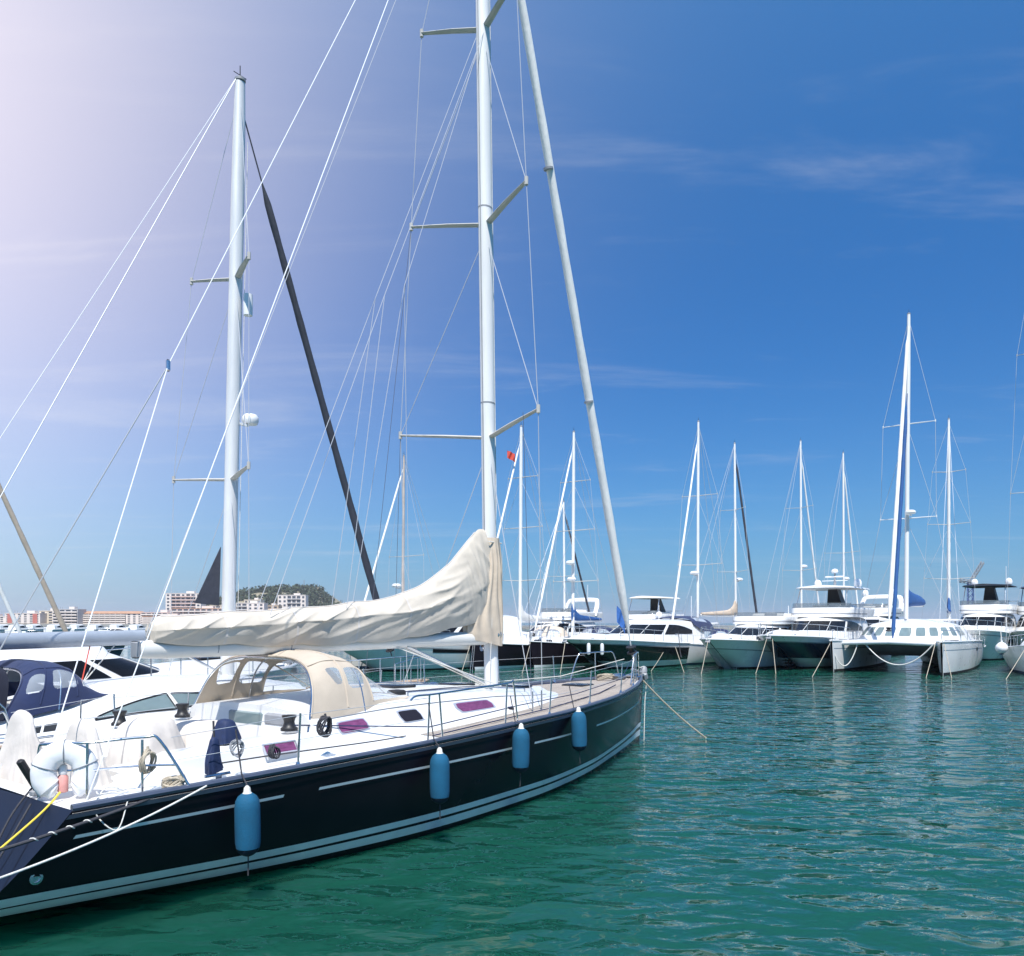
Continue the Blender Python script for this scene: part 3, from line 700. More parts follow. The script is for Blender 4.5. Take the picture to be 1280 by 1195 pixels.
# pushpit, stanchions, guard wires, pulpit
def pushpit(sd):
    e = sd
    MB().tube(smooth([(.04, e*1.02, 1.2), (.03, e*1.05, 1.64), (.07, e*1.14, 1.70), (.3, e*1.42, 1.71), (.7, e*1.62, 1.73), (.82, e*1.69, 1.69), (1.02, e*1.86, 1.24)], 5), .0145, 10).build('pushpit', steel, MY)
    for x, y in ((.28, 1.42), (.68, 1.63)): MB().tube([(x, e*y, 1.2), (x, e*y, 1.71)], .0125, 8).build('pushpit_leg', steel, MY)
    tube('pushpit_rail', steel, MY, [(.04, e*1.03, 1.45), (.3, e*1.42, 1.46), (.68, e*1.63, 1.47), (.92, e*1.78, 1.46)], .011, 8)
pushpit(1); pushpit(-1)
for sd in (1, -1):
    us = [2.25/ML, 6.9/ML, 8.35/ML, 10.2/ML, 11.6/ML]
    P = rail_set(MY, mh, us, sd, .58)
    # mid gate: two framed stanchions joined by a rail
    g = [4.15, 4.42, 5.75, 6.05]; G = [mh.dk(x, sd*(mh.b(x/ML)-.08)) for x in g]
    T = [p+Vector((0, sd*.03, .60)) for p in G]
    MB().tube(smooth([T[0]+Vector((-.35, 0, -.05)), T[0]+Vector((-.25, 0, .0)), T[0], T[1], T[2], T[3]+Vector((-.15, 0, 0)), G[3]], 5), .0135, 8).build('gate_rail', steel, MY)
    for i in (0, 1, 2): MB().tube([G[i], T[i]+Vector((.12 if i == 1 else 0, 0, 0))] if i != 1 else [G[1], T[1]+Vector((-.1, 0, 0))], .0125, 8).build('stanchion', steel, MY)
    for h in (.56, .3):
        run = [Vector((.9, sd*(1.74), 1.24+h*.85))]+[a.lerp(b, h/.58) for a, b in P[:1]]+[G[0].lerp(T[0], h/.6)]
        tube('guard_wire', wire, MY, run, .0035, 5)
        run = [G[3]+Vector((0, 0, h))]+[a.lerp(b, h/.58) for a, b in P[1:]]+[Vector((12.3, sd*.62, 1.5+h))]
        tube('guard_wire', wire, MY, run, .0035, 5)
    pts = smooth([(11.9, sd*.76, 1.49), (12.15, sd*.70, 2.05), (12.35, sd*.63, 2.1), (12.9, sd*.40, 2.12), (13.1, sd*.32, 2.06), (13.25, sd*.26, 1.52)], 5)
    MB().tube(pts, .0145, 10).build('pulpit', steel, MY)
    MB().tube([(12.6, sd*.52, 1.5), (12.6, sd*.52, 2.1)], .0125, 8).build('pulpit_leg', steel, MY)
MB().box((13.55, 0, 1.56), (.6, .2, .07), bev=.02).build('bow_roller', steel, MY)
for sd in (1, -1):
    for x in (12.9, 1.35): 
        y = sd*(mh.b(x/ML)-.1); z = mh.h(x/ML)+.03
        MB().tube([(x-.14, y, z+.04), (x+.14, y, z+.04)], .016, 8).box((x, y, z), (.07, .05, .06)).build('cleat', steel, MY)
    cp = [(7.45+dx, sd*1.5, 1.42) for dx in (0, -.25)]
    for c_ in cp: MB().tube([c_, (c_[0], c_[1], c_[2]+.28)], .013, 8).build('turnbuckle', steel, MY)
tube('winch_line', roped, MY, smooth([(1.5, -1.55, 1.36), (2.2, -1.62, 1.37), (3.4, -1.75, 1.37), (4.0, -1.8, 1.38)], 5), .008, 6)

for i, (y0, y1) in enumerate(((-.35, -.55), (-.42, -.66), (.35, .55))):
    tube('halyard_tail', (ropew, bluep, ropew)[i], MY, [(7.8, y0*.6, 1.70), (6.6, y0*1.3, cr.zt(6.6)+.07), (5.4, y1, cr.zt(5.4)+.06), (4.9, y1*1.02, cr.zt(4.9)+.06)], .007, 6)
for sd in (1, -1):
    tube('genoa_sheet', bluep if sd < 0 else ropew, MY, [(13.2, sd*.1, 1.95), (11.5, sd*.75, 1.62), (8.6, sd*1.45, 1.56), (6.9, sd*(cr.pt(u_at(cr, 6.9, .1), .1).y*-1*-1 if False else 1.45), 1.50), (4.6, sd*1.66, 1.42), (2.75, sd*1.22, 1.60)], .008, 6)
    for x, y in ((3.05, 1.1), (7.2, .62)): MB().lathe([(.06, 0), (.06, .03), (.085, .035), (.08, .06), (.02, .075)], (x, sd*y, (1.56 if x < 4 else cr.zt(x)+.03)), 14).build('deck_vent', steel, MY)
    MB().box((4.9, sd*.75, cr.zt(4.9)+.055), (.22, .20, .09), bev=.02).build('line_clutch', black, MY)
    tube('jackline', bluep, MY, [(11.5, sd*.62, mh.h(.83)+.02), (9.9, sd*1.15, mh.h(.71)+.02), (7.5, sd*1.62, mh.h(.54)+.02), (4.5, sd*1.80, mh.h(.32)+.02)], .009, 5)
MB().box((12.75, 0, mh.h(.915)+.06), (.34, .26, .16), bev=.05).build('windlass', steel, MY)
MB().box((13.62, 0, 1.66), (.5, .07, .06), ry=R(12), bev=.02).box((13.92, 0, 1.52), (.14, .26, .2), ry=R(-25), bev=.04).build('anchor', grey, MY)
def world(p): return Matrix.Translation(MY.location) @ Matrix.Rotation(D_ANG, 4, 'Z') @ Vector(p)
# ------------------------------------------------------------------ things on and around the navy yacht
def make_fender(t0, label):
    f = thing('fender', label, 'fender', group='blue fenders along the navy hull')
    rr, hl = .122, .31
    prof = [(.02, hl), (.05, hl-.005), (.09, hl-.035), (rr*.93, hl-.08), (rr, hl-.14), (rr*1.01, 0), (rr, -hl+.14), (rr*.93, -hl+.08)]
    MB().lathe(prof, n=24).build('fender_sleeve', fend, f)
    mb = MB(); n = 24; rows = []
    for k_, (r_, z_) in enumerate([(rr*.935, -hl+.082), (rr*.8, -hl+.04), (rr*.5, -hl+.01), (.03, -hl-.005)]):
        rows.append([(r_*math.cos(2*math.pi*i/n), r_*math.sin(2*math.pi*i/n), z_+(.02*math.sin(i*2.4) if k_ == 0 else 0)) for i in range(n)])
    mb.grid(rows, True, False, True).build('fender_foot', fendb, f)
    MB().tube([(0, 0, -hl), (.004, 0, -hl-.07), (-.004, .004, -hl-.2)], .007, 6).build('tail_line', roped, f)
    MB().lathe([(.012, hl+.07), (.03, hl+.05), (.036, hl+.01), (.05, hl-.01)], n=12).build('eye', ropew, f)
    return f
flab = ['blue fender nearest the stern of the navy yacht, beside the small purple porthole', 'blue fender below the gate rail, second from the stern of the navy yacht',
        'blue fender under the long purple cabin window, third from the navy yacht stern', 'blue fender nearest the bow of the navy yacht, just aft of its pulpit']
f0 = None
for (x, dz, up), lb in zip(((1.53, -.42, .5), (4.15, -.42, .5), (5.85, -.34, .42), (7.5, -.30, .40)), flab):
    f = make_fender(0, lb) if f0 is None else copy_tree(f0)
    f0 = f0 or f; f['label'] = lb
    u = x/ML; y = -(mh.b(u)+.118); p = world((x, y, mh.h(u)+dz))
    f.location = p; f.rotation_euler = (R(2*(x-4)/5), R(-2+x*.4), x*1.3)
    r_ = tube('fender_rope', roped, None, [world((x, y, mh.h(u)+dz+.37)), world((x, -(mh.b(u)+.02), mh.h(u)+.06)), world((x-.02, -(mh.b(u)-.05), mh.h(u)+up))], .008, 6)
    r_.parent = f; r_.matrix_parent_inverse = (Matrix.Translation(f.location) @ f.rotation_euler.to_matrix().to_4x4()).inverted()
# horseshoe lifebuoy on the pushpit
lb_ = thing('lifebuoy', 'white horseshoe lifebuoy hung on the pushpit of the navy yacht', 'lifebuoy', world((.16, -1.26, 1.44)), R(20))
rows = []
for i in range(41):
    a = R(-66)+R(312)*i/40; c = Vector((.19*math.cos(a), 0, .21*math.sin(a)))
    d = Vector((math.cos(a), 0, math.sin(a))); e = 1 if 2 < i < 38 else (.72 if i in (1, 2, 38, 39) else .35)
    rows.append([c+(d*math.copysign(abs(math.cos(t))**.75, math.cos(t))*.118+Vector((0, 1, 0))*math.sin(t)*.085)*e*(1+.008*math.sin(i*1.7)) for t in (2*math.pi*k/16 for k in range(16))])
lb_.scale = (.9, .9, .9)
MB().grid(rows, True, True, True).build('buoy_body', buoyw, lb_)
for a in (20, 90, 160):
    q = R(a); c = Vector((.19*math.cos(q), 0, .21*math.sin(q))); d = Vector((math.cos(q), 0, math.sin(q)))
    MB().tube([c+(d*math.cos(t)*.124+Vector((0, 1, 0))*math.sin(t)*.092) for t in (2*math.pi*k/20 for k in range(21))], .006, 5).build('buoy_strap', grey, lb_)
sl_ = thing('rescue_light', 'pink and white rescue light in the middle of the lifebuoy', 'rescue light', world((.16, -1.22, 1.38)), R(20))
MB().lathe([(.035, -.12), (.045, -.11), (.045, .02), (.03, .04)], n=14).build('light_body', pinkm, sl_)
MB().lathe([(.03, .04), (.04, .06), (.036, .12), (.01, .15)], n=14).build('light_lens', whitep, sl_)
# covers over wheels and table
def covthing(label, c, rz, *a, **k):
    t = thing('cloth_cover', label, 'cover', world(c), D_ANG+rz, 'cloth covers in the cockpit of the navy yacht')
    drape('cover_cloth', t, (0, 0, 0), 0, *a, **k)
    return t
covthing('pale cloth cover over the steering wheel nearest the lifebuoy', (.62, -.62, 0), 0, (.07, .26), (.24, .52), .82, 1.84, cover, seed=1, peak=.22, folds=11)
covthing('pale cloth cover over the far steering wheel of the navy yacht', (.62, .74, 0), 0, (.07, .26), (.24, .48), .82, 1.84, cover, seed=5, peak=.22, folds=11)
covthing('pale cloth cover over the cockpit table, between wheel and spray hood', (1.65, .02, 0), R(10), (.34, .16), (.54, .40), .80, 1.72, cover, seed=2, peak=.10, folds=13)
covthing('low pale cloth cover bunched in front of the spray hood opening', (2.5, .3, 0), R(-6), (.26, .30), (.46, .50), .80, 1.58, cover, seed=4, peak=.08, folds=12)
# blue bag and winch covers hung by the guard wires
t = thing('line_bag', 'blue line bag tied to the guard wire beside the lifelines', 'bag', world((1.38, -1.70, 1.32)), D_ANG)
drape('bag_cloth', t, (0, 0, 0), 0, (.05, .04), (.09, .07), 0, .34, bluep, folds=5, seed=8, peak=.06)
MB().tube([(0, 0, .32), (0, .01, .5)], .012, 6).build('bag_tie', roped, t)
t = thing('winch_cover', 'dark blue cover over the winch on the near coaming', 'winch cover', world((1.9, -1.12, 1.51)), D_ANG)
drape('cover_cloth', t, (0, 0, 0), 0, (.09, .09), (.14, .13), 0, .24, bluep, folds=6, seed=9, peak=.05)
def coil(name, label, p, m, r=.10, n=7, rz=0, tilt=80, seed=1, th=.010, group=None):
    rng = random.Random(seed); pts = []
    for i in range(n*14):
        a = 2*math.pi*i/14; rr = r*(1+.12*math.sin(i*.37+seed)); pts.append(Vector((rr*.75*math.cos(a), .05*math.sin(i*.5+seed)+.002*i/10, rr*1.25*math.sin(a))))
    o = MB().tube(pts, th, 6).tube([(0, 0, r*1.1), (.0, .02, r*1.7)], th*1.4, 6).build(name, m)
    o.location = p; o.rotation_euler = (R(90-tilt), 0, rz)
    return tag(o, label, 'rope coil', group)
coil('rope_coil', 'black rope coil hung on the guard wire below the spray hood', world((2.78, -1.72, 1.62)), roped, .085, 7, D_ANG, 84, 2)
coil('rope_coil', 'small dark rope coil hanging above the fender nearest the stern', world((1.98, -1.86, 1.45)), roped, .05, 6, D_ANG, 84, 4, .008)
coil('rope_coil', 'tan rope coil lying on the side deck below the pushpit', world((.95, -1.70, 1.27)), ropeb, .10, 6, D_ANG, 12, 5, .012)
coil('rope_coil', 'tan rope hank tied to the pushpit rail above the coiled rope', world((.72, -1.66, 1.50)), ropeb, .085, 5, D_ANG, 86, 7, .010)
coil('rope_coil', 'grey rope hank hanging on the guard wire, just ahead of the blue line bag', world((1.62, -1.74, 1.52)), grey, .06, 5, D_ANG, 86, 9, .008)
coil('rope_coil', 'tan rope coil on the foredeck just inside the pulpit', world((12.3, .1, 1.58)), ropeb, .14, 8, D_ANG, 8, 6, .014)
def rope(label, pts, m=ropeb, r=.013, name='mooring_rope', cat='rope', group=None):
    return tag(MB().tube(pts, r, 8).build(name, m), label, cat, group)
bowp = world((13.75, 0, 1.53))
rope('tan mooring rope running from the navy bow down into the open water', sag(bowp, px(884, 922, 19.45)+Vector((0, 0, -.03)), .08), ropeb, .02)
rope('pale rope hanging straight down the stem of the navy yacht', smooth([bowp, world((13.98, -.06, 1.35)), world((13.95, -.05, .9)), world((13.9, -.06, .3)), world((13.9, -.05, -.1))], 5), ropew, .011)
rope('tan rope hanging down the side of the navy bow, behind the stem rope', smooth([world((13.3, -.22, 1.56)), world((13.25, -.30, 1.2)), world((13.0, -.33, .75)), world((12.9, -.30, .55))], 5), ropeb, .011)
rope('white stern rope from the side deck past the navy transom', sag(world((1.15, -1.93, 1.24)), px(-60, 1118, 5.6), .06), ropew, .010)
rope('thick dark stern rope wrapped in chafe hose at the navy transom', sag(world((.9, -1.80, 1.24)), px(-60, 1080, 6.0), .03), roped, .015)
rope('yellow ended rope crossing the navy transom', smooth([world((.1, -1.3, 1.28)), world((-.12, -1.38, 1.12)), px(-40, 1095, 6.3)], 6), ropey, .010)
rope('thin dark rope looping down over the transom', smooth([world((.05, -.9, 1.3)), world((-.2, -1.0, 1.05)), world((-.45, -1.1, .6)), world((-.4, -1.25, .75)), world((-.1, -1.2, 1.2))], 6), roped, .009)
cp_ = [world((.9, -1.80, 1.24)), px(-60, 1080, 6.0)]
sr_ = next(o for o in C.objects if o.get('label', '').startswith('thick dark stern rope'))
for q in (.42, .50, .58, .66):
    c_ = cp_[0].lerp(cp_[1], q)-Vector((0, 0, .03*4*q*(1-q))); d_ = (cp_[1]-cp_[0]).normalized(); u_ = d_.orthogonal().normalized(); v_ = d_.cross(u_)
    MB().tube([c_+d_*(.012*k)+(u_*math.cos(k*.9)+v_*math.sin(k*.9))*.018 for k in range(8)], .006, 5).build('lashing', ropew, sr_)
rope('loose white line curling on the deck edge beside the lifebuoy', smooth([world((.35, -1.45, 1.26)), world((.3, -1.62, 1.27)), world((.5, -1.66, 1.28)), world((.55, -1.5, 1.26)), world((.4, -1.5, 1.29)), world((.2, -1.72, 1.15)), world((.32, -1.86, .98)), world((.45, -1.80, 1.2))], 6), ropew, .006)
t = thing('stern_light', 'dark stern light on a bracket beside the lifebuoy', 'light', world((.0, -1.0, 1.25)), D_ANG)
MB().box((-.03, 0, .16), (.06, .07, .36), ry=R(-28), bev=.015).build('light_body', black, t)
MB().box((.03, 0, 0), (.1, .08, .05), bev=.01).build('light_foot', grey, t)
t = thing('bow_fender', 'pale grey bow fender cap at the stem head of the navy yacht', 'fender', world((13.98, 0, 1.62)), D_ANG)
MB().lathe([(.02, -.14), (.07, -.12), (.085, -.04), (.085, .05), (.06, .12), (.02, .14)], n=16, axis=(.3, 0, 1)).build('fender_body', grey, t)
MB().tube([(0, 0, .13), (-.25, 0, .1)], .01, 6).build('fender_tie', ropew, t)

# ------------------------------------------------------------------ generic sailing yachts
BOW = {}
def head(deg): a = R(deg); return Vector((math.cos(a), math.sin(a), 0))
def bow_rail(Y, h, u0=.84, hgt=.6, r=.014, k=3, u1=.985, name='bow_rail'):
    for sd in (1, -1):
        top = [Vector((h.L*u, sd*max(h.b(u)-.06, .06), h.h(u)+hgt)) for u in lin(u0, u1, 12)]
        a = top[0]-Vector((0, 0, hgt))
        MB().tube([a]+top, r, 7).build(name, steel, Y)
        for u in lin(u0, u1, k+2)[1:]:
            p = Vector((h.L*u, sd*max(h.b(u)-.06, .06), h.h(u))); MB().tube([p, p+Vector((0, 0, hgt))], r*.85, 6).build(name+'_post', steel, Y)
def sail_yacht(label, mpx, ytop, Y, deg, L, hullm, spr=2, cov=canvas, fore_m=sailw, fore_r=.075, mastm=alu, hoodm=None, rad=None, fb=.105, group=None, boomlen=None,
               stripem=None, mast_r=.10, wr=.010, foretack=None, boomz=None, stb_only=False, low=None, deckm=white, backs=True, mf=.56, tilt=0, sunbag=False):
    D = head(deg); mp = Vector(((mpx-640)/FPX*Y, Y, 0)); ml = L*mf
    Yt = thing('sailing_yacht', label, 'sailing yacht', mp-D*ml, R(deg), group)
    B = L*.155+.35; H = L*fb
    h = Hull(L, [(0, .72*B), (.2, .9*B), (.42, B), (.65, .86*B), (.82, .52*B), (.93, .22*B), (1, .03)], [(0, H*.9), (.4, H*.94), (.75, H*1.06), (1, H*1.2)],
             [(0, -.12), (.2, .15), (.5, .5), (1, .5)], [(0, .25), (.4, .22), (.75, .36), (1, .55)], stem=.35, tr=.5)
    h.build(hullm, Yt, n=46)
    h.strip('waterline_band', low or antib, Yt, 0, .995, lambda u: -.1, lambda u: .10+.05*u, .006, 30)
    if stripem: h.strip('sheer_stripe', stripem, Yt, .03, .97, lambda u: h.h(u)-.22, lambda u: h.h(u)-.16, .006, 30)
    h.deck(deckm, Yt, n=40, k=13); h.edge('toe_rail', deckm if deckm is white else rail, Yt, .035, n=40)
    s = L/12
    c = Body((.26*L, .27*L), (.4*L, .39*L), (.76*L, .68*L), (.30*B*2, .23*B*2), lambda x: h.h(x/L)-.03, lambda x: h.h(x/L)+(.46 if x < .55*L else .46-.34*((x-.55*L)/(.2*L)))*s, n=2.2, camber=.08)
    c.build('coachroof', white, Yt, nu=49)
    for sd in (1, -1):
        for a, b in ((.30, .36), (.40, .46), (.50, .57)):
            q = sorted((sd*u_at(c, a*L, .5), sd*u_at(c, b*L, .5))); c.rnd_win(glass, Yt, q[0], q[1], .34, .74)
    MB().box((.12*L, 0, h.h(.12)+.10), (.2*L, B*1.0, .2), bev=.06).build('cockpit_coaming', white, Yt)
    if hoodm:
        z0 = h.h(.3)+.3*s
        hood(Yt, [(.22*L, .235*L, B*.56, z0-.1, z0+.85*s), (.27*L, .27*L, B*.56, z0, z0+.88*s), (.34*L, .325*L, B*.45, z0+.05, z0+.15)], m=hoodm, mw=vinylb, na=30, nr=30, frame=False,
             win=lambda r, a: 1 if (.68 < r < .95 and .15 < a < .85 and abs(a-.5) > .02) else 0)
    zt = CAM_Z+(HOR-ytop)/FPX*Y; zb = h.h(mf)+.42*s
    span = B*.72
    sp = {1: [(.46, span, .3, .06)], 2: [(.34, span, .35, .08), (.66, span*.8, .28, .06)], 3: [(.27, span, .35, .08), (.52, span*.85, .3, .06), (.76, span*.66, .25, .05)]}[spr]
    top = (ml-.15, tilt, zt)
    mast_rig(Yt, (ml, 0, zb), top, sp, m=mastm, r=(mast_r, mast_r*.8), backs=[([top, (.03*L, B*.3, H)],), ([top, (.03*L, -B*.3, H)],)] if backs else (), fore=((foretack or L*.965), 0, H*1.15+.25) and (((foretack or L*.965), 0, H*1.15+.25), .93),
             fore_m=fore_m, fore_r=fore_r, wr=wr, chain=B*.82, chain_z=H, radar=rad, furl_end=.05, lowers=True)
    bl = boomlen or L*.34; bz = boomz or zb+1.0*s
    boom(Yt, ml-bl, ml-.12, bz+.05, bz, (.09, .06), m=mastm)
    if cov:
        sail_cover(Yt, [(ml-bl+.1, bz+.05, bz+.24, .08), (ml-bl*.6, bz+.04, bz+.34, .12), (ml-bl*.25, bz+.03, bz+.45, .13), (ml-.35, bz+.02, bz+.8, .12), (ml-.12, bz, bz+1.25, .12), (ml+.12, bz, bz+1.2, .06)], cov, seed=mpx, n=40, k=18, amp=.02)
    bow_rail(Yt, h, .84)
    for sd in (1, -1):
        P = rail_set(Yt, h, (.2, .38, .55, .72), sd, .58, r=.014)
        tube('guard_wire', wire, Yt, [P[0][1]]+[q[1] for q in P[1:]]+[Vector((L*.84, sd*(h.b(.84)-.06), h.h(.84)+.55))], .006, 5)
        MB().tube(smooth([(.02*L, sd*.25*B, H*.9), (.02*L, sd*.3*B, H*.9+.6), (.05*L, sd*.62*B, H*.9+.62), (.13*L, sd*.78*B, H*.9+.6), (.15*L, sd*.8*B, H*.9)], 4), .016, 7).build('pushpit', steel, Yt)
    BOW[label] = mp+D*(L*(1-mf)-.15)+Vector((0, 0, H*1.18))
    return Yt, h

# ------------------------------------------------------------------ generic motor yachts
def motor_yacht(label, bow, deg, L, B, H, hullm, lowm=None, lowz=.45, bul=None, cab=None, fly=False, hard=False, arch=False, domes=0, canopy=None, bulz=.35, hullwin=True, group=None, name='motor_yacht', stem=1.3,
                antenna=(), hardm=white, mastpole=False, cabh=1.0, fend_=0):
    D = head(deg)
    Yt = thing(name, label, 'motor yacht', Vector((bow[0], bow[1], 0))-D*(L-stem*.8), R(deg), group)
    b = B/2
    h = Hull(L, [(0, .88*b), (.25, .97*b), (.5, b), (.7, .9*b), (.85, .62*b), (.95, .28*b), (1, .03)], [(0, H*.80), (.4, H*.88), (.8, H*1.04), (1, H*1.10)],
             [(0, .3), (.5, .5), (.8, .55), (1, .5)], [(0, .10), (.4, .16), (.7, .36), (.9, .68), (1, .85)], stem=stem*H*1.1/1.2/1.0, tr=.1, sp=5)
    h.build(hullm, Yt, n=50)
    h.strip('waterline_band', antif, Yt, 0, .99, lambda u: -.12, lambda u: .08+.04*u, .006, 30)
    if lowm: h.strip('lower_topsides', lowm, Yt, 0, .995, lambda u: .08+.04*u, lambda u: lowz*(.8+.3*u), .008, 40)
    if bul: h.strip('bulwark', bul, Yt, 0, .999, lambda u: h.h(u)-bulz, lambda u: h.h(u), .010, 40)
    h.strip('rubbing_strake', grey, Yt, 0, .998, lambda u: h.h(u)-(bulz if bul else .3)-.06, lambda u: h.h(u)-(bulz if bul else .3), .016, 40)
    if hullwin:
        for sd in (1, -1):
            h.strip('hull_window', glassf, Yt, .42, .60, lambda u: h.h(u)*.62, lambda u: h.h(u)*.76, .009, 12, (sd,))
    h.deck(white, Yt, n=36, k=13); h.edge('gunwale', bul or white, Yt, .05, n=40)
    f = Body((.48*L, .5*L), (.62*L, .62*L), (.93*L, .88*L), (b*.72, b*.60), lambda x: h.h(x/L)-.03, lambda x: h.h(x/L)+.28, n=2.2, camber=.10); f.build('foredeck_coaming', white, Yt, nu=41)
    MB().box((.975*L, 0, h.h(.97)+.10), (.5, .09, .10), ry=R(8), bev=.03).box((L*.995, 0, h.h(1)-.12), (.12, .3, .3), ry=R(-30), bev=.04).build('anchor', grey, Yt)
    for sd in (1, -1): MB().tube([(.9*L-.15, sd*h.b(.9)*.86, h.h(.9)+.07), (.9*L+.15, sd*h.b(.9)*.86, h.h(.9)+.07)], .03, 7).box((.9*L, sd*h.b(.9)*.86, h.h(.9)+.03), (.12, .06, .06)).build('cleat', steel, Yt)
    MB().box((.74*L, 0, h.h(.74)+.40), (.6, .6, .05), bev=.02).build('deck_hatch', glassf, Yt)
    s = cabh
    zt1 = H*.9+1.55*s
    c = Body((.10*L, .12*L), (.42*L, .34*L), (.70*L, .50*L), (b*.84, b*.70), lambda x: h.h(x/L)-.03, lambda x: zt1 if x < .42*L else zt1, n=2.5, camber=.16, rnd=.16)
    c.build('cabin', white, Yt, nu=61)
    c.band('windscreen', glassf, Yt, -.40, .40, .40, .86, .012, 40)
    for sd in (1, -1):
        q = sorted((sd*.43, sd*.80)); 
        c.band('side_window', glassf, Yt, q[0], q[1], (lambda t: .40+.05*t) if sd > 0 else (lambda t: .45-.05*t), (lambda t: .86-.25*t**2) if sd > 0 else (lambda t: .86-.25*(1-t)**2), .012, 24)
    for a in (-.2, 0, .2): MB().tube([c.pt(a, .40, .02), c.pt(a, .86, .02)], .018, 6).build('screen_pillar', white, Yt)
    z2 = zt1+.14
    if fly:
        g = Body((.06*L, .05*L), (.34*L, .33*L), (.50*L, .46*L), (b*.80, b*.84), z2-.08, lambda x: z2+.62*s, n=2.6, camber=.01, rnd=.05); g.build('flybridge', white, Yt, nu=49)
        g.band('flybridge_screen', tglass, Yt, -.36, .36, .96, 1.45, .01, 24)
        MB().box((.2*L, 0, z2+.66*s), (.14*L, b*1.0, .3), bev=.08).build('seat_back', cream, Yt)
        MB().box((.36*L, b*.3, z2+.72*s), (.5, .7, .34), bev=.08).build('helm_console', grey, Yt)
        tube('fly_rail', steel, Yt, [(.07*L, -b*.8, z2+.95*s), (.07*L, b*.8, z2+.95*s)], .02)
        g.band('fly_trim', grey, Yt, -.8, .8, .30, .42, .012, 40, 2)
    ztop = z2+(.62*s if fly else 0)
    if hard:
        z3 = ztop+1.45*s
        k = Body((.08*L, .09*L), (.30*L, .30*L), (.44*L, .42*L), (b*.76, b*.70), z3, lambda x: z3+.12, n=3, camber=.06, rnd=.3); k.build('hardtop', hardm, Yt, nu=49)
        MB().grid([[(.13*L, -.04-.5, ztop), (.13*L, .54, ztop), (.20*L, .54, ztop), (.20*L, -.54, ztop)], [(.18*L, -.3, z3), (.18*L, .3, z3), (.235*L, .3, z3), (.235*L, -.3, z3)]], True, True, True).build('hardtop_pylon', black, Yt)
        for sd in (1, -1): MB().tube([(.40*L, sd*b*.66, ztop), (.36*L, sd*b*.62, z3)], .035, 8).build('hardtop_strut', steel, Yt)
        ztop = z3+.16
    if arch:
        for_ = [(.14*L, -b*.78, ztop-.3), (.09*L, -b*.72, ztop+.75), (.08*L, -b*.5, ztop+1.0), (.08*L, b*.5, ztop+1.0), (.09*L, b*.72, ztop+.75), (.14*L, b*.78, ztop-.3)]
        MB().tube(smooth(for_, 6), .11, 10, 1.8, up=(0, 0, 1)).build('radar_arch', white, Yt)
        ztop += 1.05
    for i in range(domes):
        y = (-.55, .55, .0, .2)[i]*b; x = (.16, .16, .24, .1)[i]*L; r = (.26, .26, .2, .2)[i]
        MB().lathe([(r*.5, 0), (r*.9, .08), (r, .22), (r*.92, .38), (r*.6, .52), (.02, .58)], (x, y, ztop), 16).build('antenna_dome', whitep, Yt)
    if mastpole:
        mp_ = MB().lathe([(.10, 0), (.07, .5), (.05, .95), (.04, 1.0)], (.2*L, 0, ztop), 10).build('radar_mast', grey, Yt)
        MB().box((.2*L, 0, ztop+.72), (.16, 1.3, .1), bev=.03).build('radar_scanner', whitep, mp_)
        MB().lathe([(.2, 0), (.24, .1), (.18, .25), (.02, .3)], (.2*L, 0, ztop+.98), 12).build('radar_dome', whitep, mp_)
        MB().box((.2*L, 0, ztop+.45), (.08, 1.7, .05)).build('mast_arm', whitep, mp_)
    for x, y, hh in antenna: MB().tube([(x*L, y*b, ztop-.3), (x*L, y*b, ztop+hh)], .022, 6).build('whip_antenna', whitep, Yt)
    if canopy:
        hood(Yt, [(-.0*L+.1, .02*L, b*.8, H*.9+.6, zt1+.25), (.12*L, .12*L, b*.82, H*.9+.7, zt1+.4), (.2*L, .2*L, b*.76, zt1-.2, zt1+.25)], m=canopy, mw=vinylb, na=40, nr=36, frame=False, name='canopy',
             win=lambda r, a: 1 if (.2 < r < .75 and (.12 < a < .3 or .7 < a < .88)) else 0)
    bow_rail(Yt, h, .52, .72, .017, 6)
    if fend_:
        for i in range(fend_):
            u = .93-.05*i; y = h.b(u)+.14
            MB().lathe([(.02, .34), (.09, .30), (.11, .2), (.11, -.2), (.09, -.30), (.02, -.34)], (L*u, y, h.h(u)-.55), 12).build('hull_fender', whitep, Yt)
    BOW[label] = Vector((bow[0], bow[1], 0))+D*(stem*.8-.15)+Vector((0, 0, H*1.08))
    return Yt, h

# ------------------------------------------------------------------ the white yacht behind the navy one
Y2 = thing('sailing_yacht', 'white deck saloon yacht with blue spray hood and bare grey boom, behind the navy yacht', 'sailing yacht', (-9.0, 10.7, 0), D_ANG)
L2 = 11.6
h2 = Hull(L2, [(0, 1.5), (.2, 1.8), (.42, 1.92), (.65, 1.65), (.82, 1.0), (.93, .42), (1, .03)], [(0, 1.12), (.4, 1.12), (.75, 1.22), (1, 1.36)], [(0, -.1), (.2, .2), (.5, .5), (1, .5)],
          [(0, .22), (.4, .2), (.75, .34), (1, .55)], stem=.4, tr=.5)
h2.build(white, Y2); bband = mat('band_blue', (.07, .17, .27), .3, nscale=2, ncol=.25, coat=.4)
h2.strip('hull_band', bband, Y2, 0, .99, lambda u: .25, lambda u: h2.h(u)-.20, .006, 50)
h2.deck(white, Y2); h2.edge('toe_rail', mat('wood_rail', (.42, .31, .22), .5, nscale=5, ncol=.3), Y2, .03)
